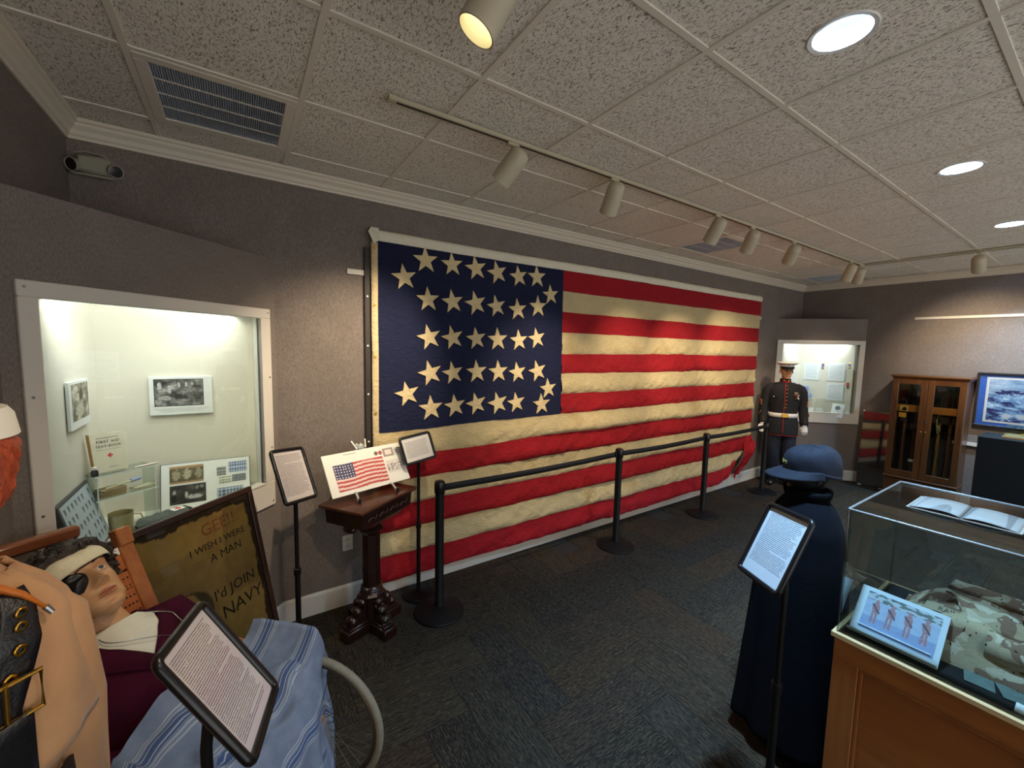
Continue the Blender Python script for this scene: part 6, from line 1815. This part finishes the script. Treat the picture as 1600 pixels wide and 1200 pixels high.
gw((GX0 - .015, GY0 - .025, GT - .03), (GX1, GY1 + .025, GT), 'cornice', M_GUNH, .008); gw((GX0 + .004, GY0 - .012, GT - .05), (GX1, GY1 + .012, GT - .03), 'cornice_moulding', M_GUNH, .006)
gw((GX0 + .02, GY0, .0), (GX0 + .04, GY1, .06), 'plinth', M_GUNH)
gw((GX0 - .008, GY0 - .01, .265), (GX1 - .02, GY1 + .01, .29), 'waist_moulding', M_GUNH, .006)
dz = gw((GX0 + .0, GY0 + .01, .07), (GX0 + .022, GY1 - .01, .255), 'drawer', M_GUNH, .006)
for y in (GY0 + .17, GY1 - .17):
    G().ball((GX0 - .012, y, .165), .012, 10, 8).put('knob', M_BRASS, dz, 60, world=True)
ym = (GY0 + GY1) / 2
for q, (y0, y1) in enumerate(((ym + .002, GY1 - .004), (GY0 + .004, ym - .002))):
    dM = thing  # door as a part: its own frame mesh with pane and knob below it
    z0, z1, s = .295, GT - .055, .062
    g = G()
    g.span((GX0 - .002, y0, z0), (GX0 + .02, y0 + s, z1), .003); g.span((GX0 - .002, y1 - s, z0), (GX0 + .02, y1, z1), .003)
    g.span((GX0 - .002, y0 + s, z1 - s), (GX0 + .02, y1 - s, z1), .003); g.span((GX0 - .002, y0 + s, z0), (GX0 + .02, y1 - s, z0 + .085), .003)
    d_ = g.put('door', M_GUN, gc_, world=True)
    G().span((GX0 + .008, y0 + s - .004, z0 + .08), (GX0 + .011, y1 - s + .004, z1 - s + .004)).put('pane', M_GLASS, d_, world=True)
    ky = y0 + .02 if q == 0 else y1 - .02
    G().ball((GX0 - .016, ky, .93), .011, 10, 8).put('knob', M_BRASS, d_, 60, world=True)
    G().cyl((GX0 - .002, ky, 1.06), (GX0 - .006, ky, 1.06), .010, n=12).put('lock', M_STEEL, d_, world=True)
gw((GX0 + .10, GY0 + .022, 1.17), (GX0 + .16, GY1 - .022, 1.26), 'barrel_rest', wood('rest_wood', (160, 96, 36), (190, 120, 50), .4, 'Y', 10))
M_GUNM = mat('gun_steel', (58, 60, 64), 0.32, 0.85); M_STOCK = wood('rifle_stock', (84, 44, 22), (120, 70, 36), .35, 'Z', 20)
def rifle(y, label, h=1.18, pale=False):
    t = thing('rifle', label, 'rifle', (GX0 + .19, y, .302), group='rifles standing in the gun cabinet')
    sm = wood('pale_stock', (150, 106, 56), (176, 128, 74), .4, 'Z', 20) if pale else M_STOCK
    G().loft([ellipse_ring((x, 0, z), (1, 0, 0), (0, 1, 0), a, b, 12) for x, z, a, b in ((.02, .0, .060, .022), (.018, .02, .062, .024), (.01, .16, .044, .020), (-.002, .27, .026, .018), (.0, .31, .030, .020), (.0, .42, .030, .020), (.0, .70, .020, .016), (.0, h * .72, .016, .013))]).put('stock', sm, t, 60)
    G().cyl((-.012, 0, .36), (-.012, 0, h), .0085, .0065, 12).put('barrel', M_GUNM, t, 60)
    G().box((-.010, 0, .38), (.034, .026, .14), b=.006).put('receiver', M_GUNM, t, 40)
    G().tube([(-.028, 0, .40), (-.05, .0, .385), (-.052, 0, .34), (-.03, 0, .315)], .0035, 8).put('trigger_guard', M_GUNM, t, 60)
    G().cyl((-.01, 0, .43), (-.01, -.05, .415), .005, n=8).put('bolt_handle', M_GUNM, t, 60)
    G().box((-.022, 0, h - .02), (.008, .003, .016)).put('front_sight', M_GUNM, t)
    for z in (.62, h * .70):
        G().lathe([(.021, -.008), (.022, 0), (.021, .008)], 14, (-.004, 0, z)).put('barrel_band', M_GUNM, t, 60)
    return t
rifle(GY1 - .12, 'first rifle from the left in the gun cabinet', 1.02)
rifle(GY1 - .225, 'second rifle from the left, by the cabinet mid rail', 1.17)
r3 = rifle(GY0 + .24, 'third rifle from the left, with a pale stock and cord', 1.10, True)
rifle(GY0 + .14, 'rightmost rifle in the gun cabinet', 1.22)
G().tube([(-.03, .01, .88), (-.04, .02, .80), (-.042, .014, .68), (-.04, .0, .60), (-.042, -.012, .66), (-.04, .004, .72)], .006, 8).put('cord', mat('pale_cord', (150, 156, 110), 0.8), r3, 180)
def ccard(y, z, w, h, col, label, nm='cabinet_card'):
    t = thing(nm, label, 'card', M=frame_matrix((GX0 + .05, y, z), (0, -1, 0), (-1, 0, 0)))
    G().box((0, 0, 0), (w, .002, h)).put('card', mat('card_%d' % col[2], col, 0.6), t)
    return t
c_ = ccard(1.635, 1.215, .085, .075, (214, 176, 96), 'tan silhouette card hung behind the left cabinet door')
G().prism([(-.02, -.002, -.03), (.02, -.002, -.03), (.03, -.002, .0), (.012, -.002, .022), (-.012, -.002, .012), (-.02, -.002, -.01)], (0, .0008, 0)).put('silhouette', M_BLACKPL, c_)
ccard(1.645, 1.125, .075, .062, (226, 158, 40), 'orange-yellow note card below the silhouette card')
ccard(1.50, .525, .085, .034, (222, 222, 214), 'white tag at the foot of the rifles behind the left door')
t = thing('white_cloth_pad', 'small white pad on the cabinet floor behind the right door', 'pad', (GX0 + .08, 1.30, .302))
G().ball((0, 0, .03), (.03, .05, .03), 14, 8).put('pad', mat('pad_white', (214, 206, 190), 0.9, bump=.4, bscale=60), t, 180)

# ------------------------------------------------------------------ framed sea print, black pedestal with small case, glossy panel
FY0, FY1, FZa, FZb = -0.02, 1.05, 1.058, 1.735
t = thing('framed_sea_print', 'dark-framed print of a stormy blue seascape with blue mat on the right wall', 'framed print', M=frame_matrix((XR - .018, (FY0 + FY1) / 2, (FZa + FZb) / 2), (0, -1, 0), (-1, 0, 0)))
w, h = FY1 - FY0, FZb - FZa
fm = mat('print_frame_dark', (36, 30, 30), 0.35)
for lo, hi in (((-w / 2, -.018, h / 2 - .028), (w / 2, .018, h / 2)), ((-w / 2, -.018, -h / 2), (w / 2, .018, -h / 2 + .028)), ((-w / 2, -.018, -h / 2 + .028), (-w / 2 + .028, .018, h / 2 - .028)), ((w / 2 - .028, -.018, -h / 2 + .028), (w / 2, .018, h / 2 - .028))):
    G().span(lo, hi, .004).put('frame_rail', fm, t)
G().span((-w / 2 + .02, .0, -h / 2 + .02), (w / 2 - .02, .006, h / 2 - .02)).put('blue_mat', mat('blue_mat', (58, 104, 196), 0.7), t)
G().span((-w / 2 + .085, -.003, -h / 2 + .065), (w / 2 - .085, .001, h / 2 - .055)).put('white_mat', M_PAPER, t)
def sea(u, v):
    wv = u * 5 + 2.2 * v + .8 * nz(u * 3, v * 3, 1)
    n = .9 * nz(wv, v * 7 - u * 2, 2) + .7 * nz(wv * 2.6, v * 17, 5) + .5 * nz(u * 34, v * 40, 9) + .3 * nz(u * 70, v * 80, 4)
    c = [120 + 110 * n, 156 + 100 * n, 200 + 70 * n]
    if v > .62:
        c = [150 + 50 * n, 176 + 40 * n, 206 + 30 * n]
    r = math.hypot(u - .12, (v - .5) * .8)
    if n < -.25 and v < .75:
        c = [86 + 60 * n, 90 + 60 * n, 140 + 60 * n]
    if v < .2 and n > .2:
        c = [206, 214, 222]
    return c
picture('print', w - .215, h - .165, 200, 130, sea, t, Matrix.Translation((0, -.0036, .005)), .35)
G().span((-w / 2 + .026, -.010, -h / 2 + .026), (w / 2 - .026, -.008, h / 2 - .026)).put('glazing', thin_glass('print_glass', (244, 246, 246), .9), t)
t = thing('black_pedestal', 'tall black display pedestal below the framed sea print', 'pedestal', (6.95, 0.34, 0))
G().span((-.24, -.52, .0), (.24, .515, 1.062), .004).put('body', mat('black_laminate', (11, 13, 14), 0.65, spec=0.25), t)
G().span((-.22, -.50, -.0), (.22, .495, .03)).put('kick', M_BLACKPL, t)
t = thing('small_vitrine', 'low clear case on an oak base on the black pedestal', 'display case', (6.97, 0.28, 1.062))
G().span((-.16, -.42, 0), (.16, .42, .022), .003).put('base', wood('pale_oak', (190, 140, 84), (214, 168, 112), .4, 'Y', 12), t)
for lo, hi in (((-.15, -.41, .022), (-.146, .41, .12)), ((.146, -.41, .022), (.15, .41, .12)), ((-.15, .406, .022), (.15, .41, .12)), ((-.15, -.41, .022), (.15, -.406, .12)), ((-.15, -.41, .12), (.15, .41, .124))):
    G().span(lo, hi).put('pane', M_GLASS, t)
t = thing('dark_scabbard', 'dark curved scabbard lying in the low case on the pedestal', 'scabbard', (6.93, 0.24, 1.084))
G().tube([(0, .34, .022), (.0, .15, .03), (.0, -.05, .034), (.0, -.3, .026)], [.012, .02, .022, .014], 12, flat=.6).put('sheath', mat('scabbard_dark', (40, 36, 44), 0.4), t, 180)
G().tube([(0, .30, .023), (0, .34, .022)], [.016, .013], 12, flat=.6).put('tip', M_BRASS, t, 60)
# glossy sheet leaning against the right wall: it mirrors the flag
lean = .055
pcn = (7.655, 1.955, .555)
t = thing('glossy_panel', 'dark glossy sheet leaning by the gun cabinet, mirroring the flag', 'panel', M=frame_matrix(pcn, (0, -1, 0), (-math.cos(lean), 0, math.sin(lean))))
m, nt, b = _new('dark_gloss'); b.inputs['Base Color'].default_value = lin((136, 132, 128)); b.inputs['Roughness'].default_value = .045; b.inputs['Metallic'].default_value = .92
G().box((0, 0, 0), (.33, .006, 1.10), b=.001).put('sheet', m, t)
for sx in (-.12, .12):
    G().box((sx, -.008, -.548), (.04, .03, .012), b=.002).put('edge_clip', M_WHITEPL, t)
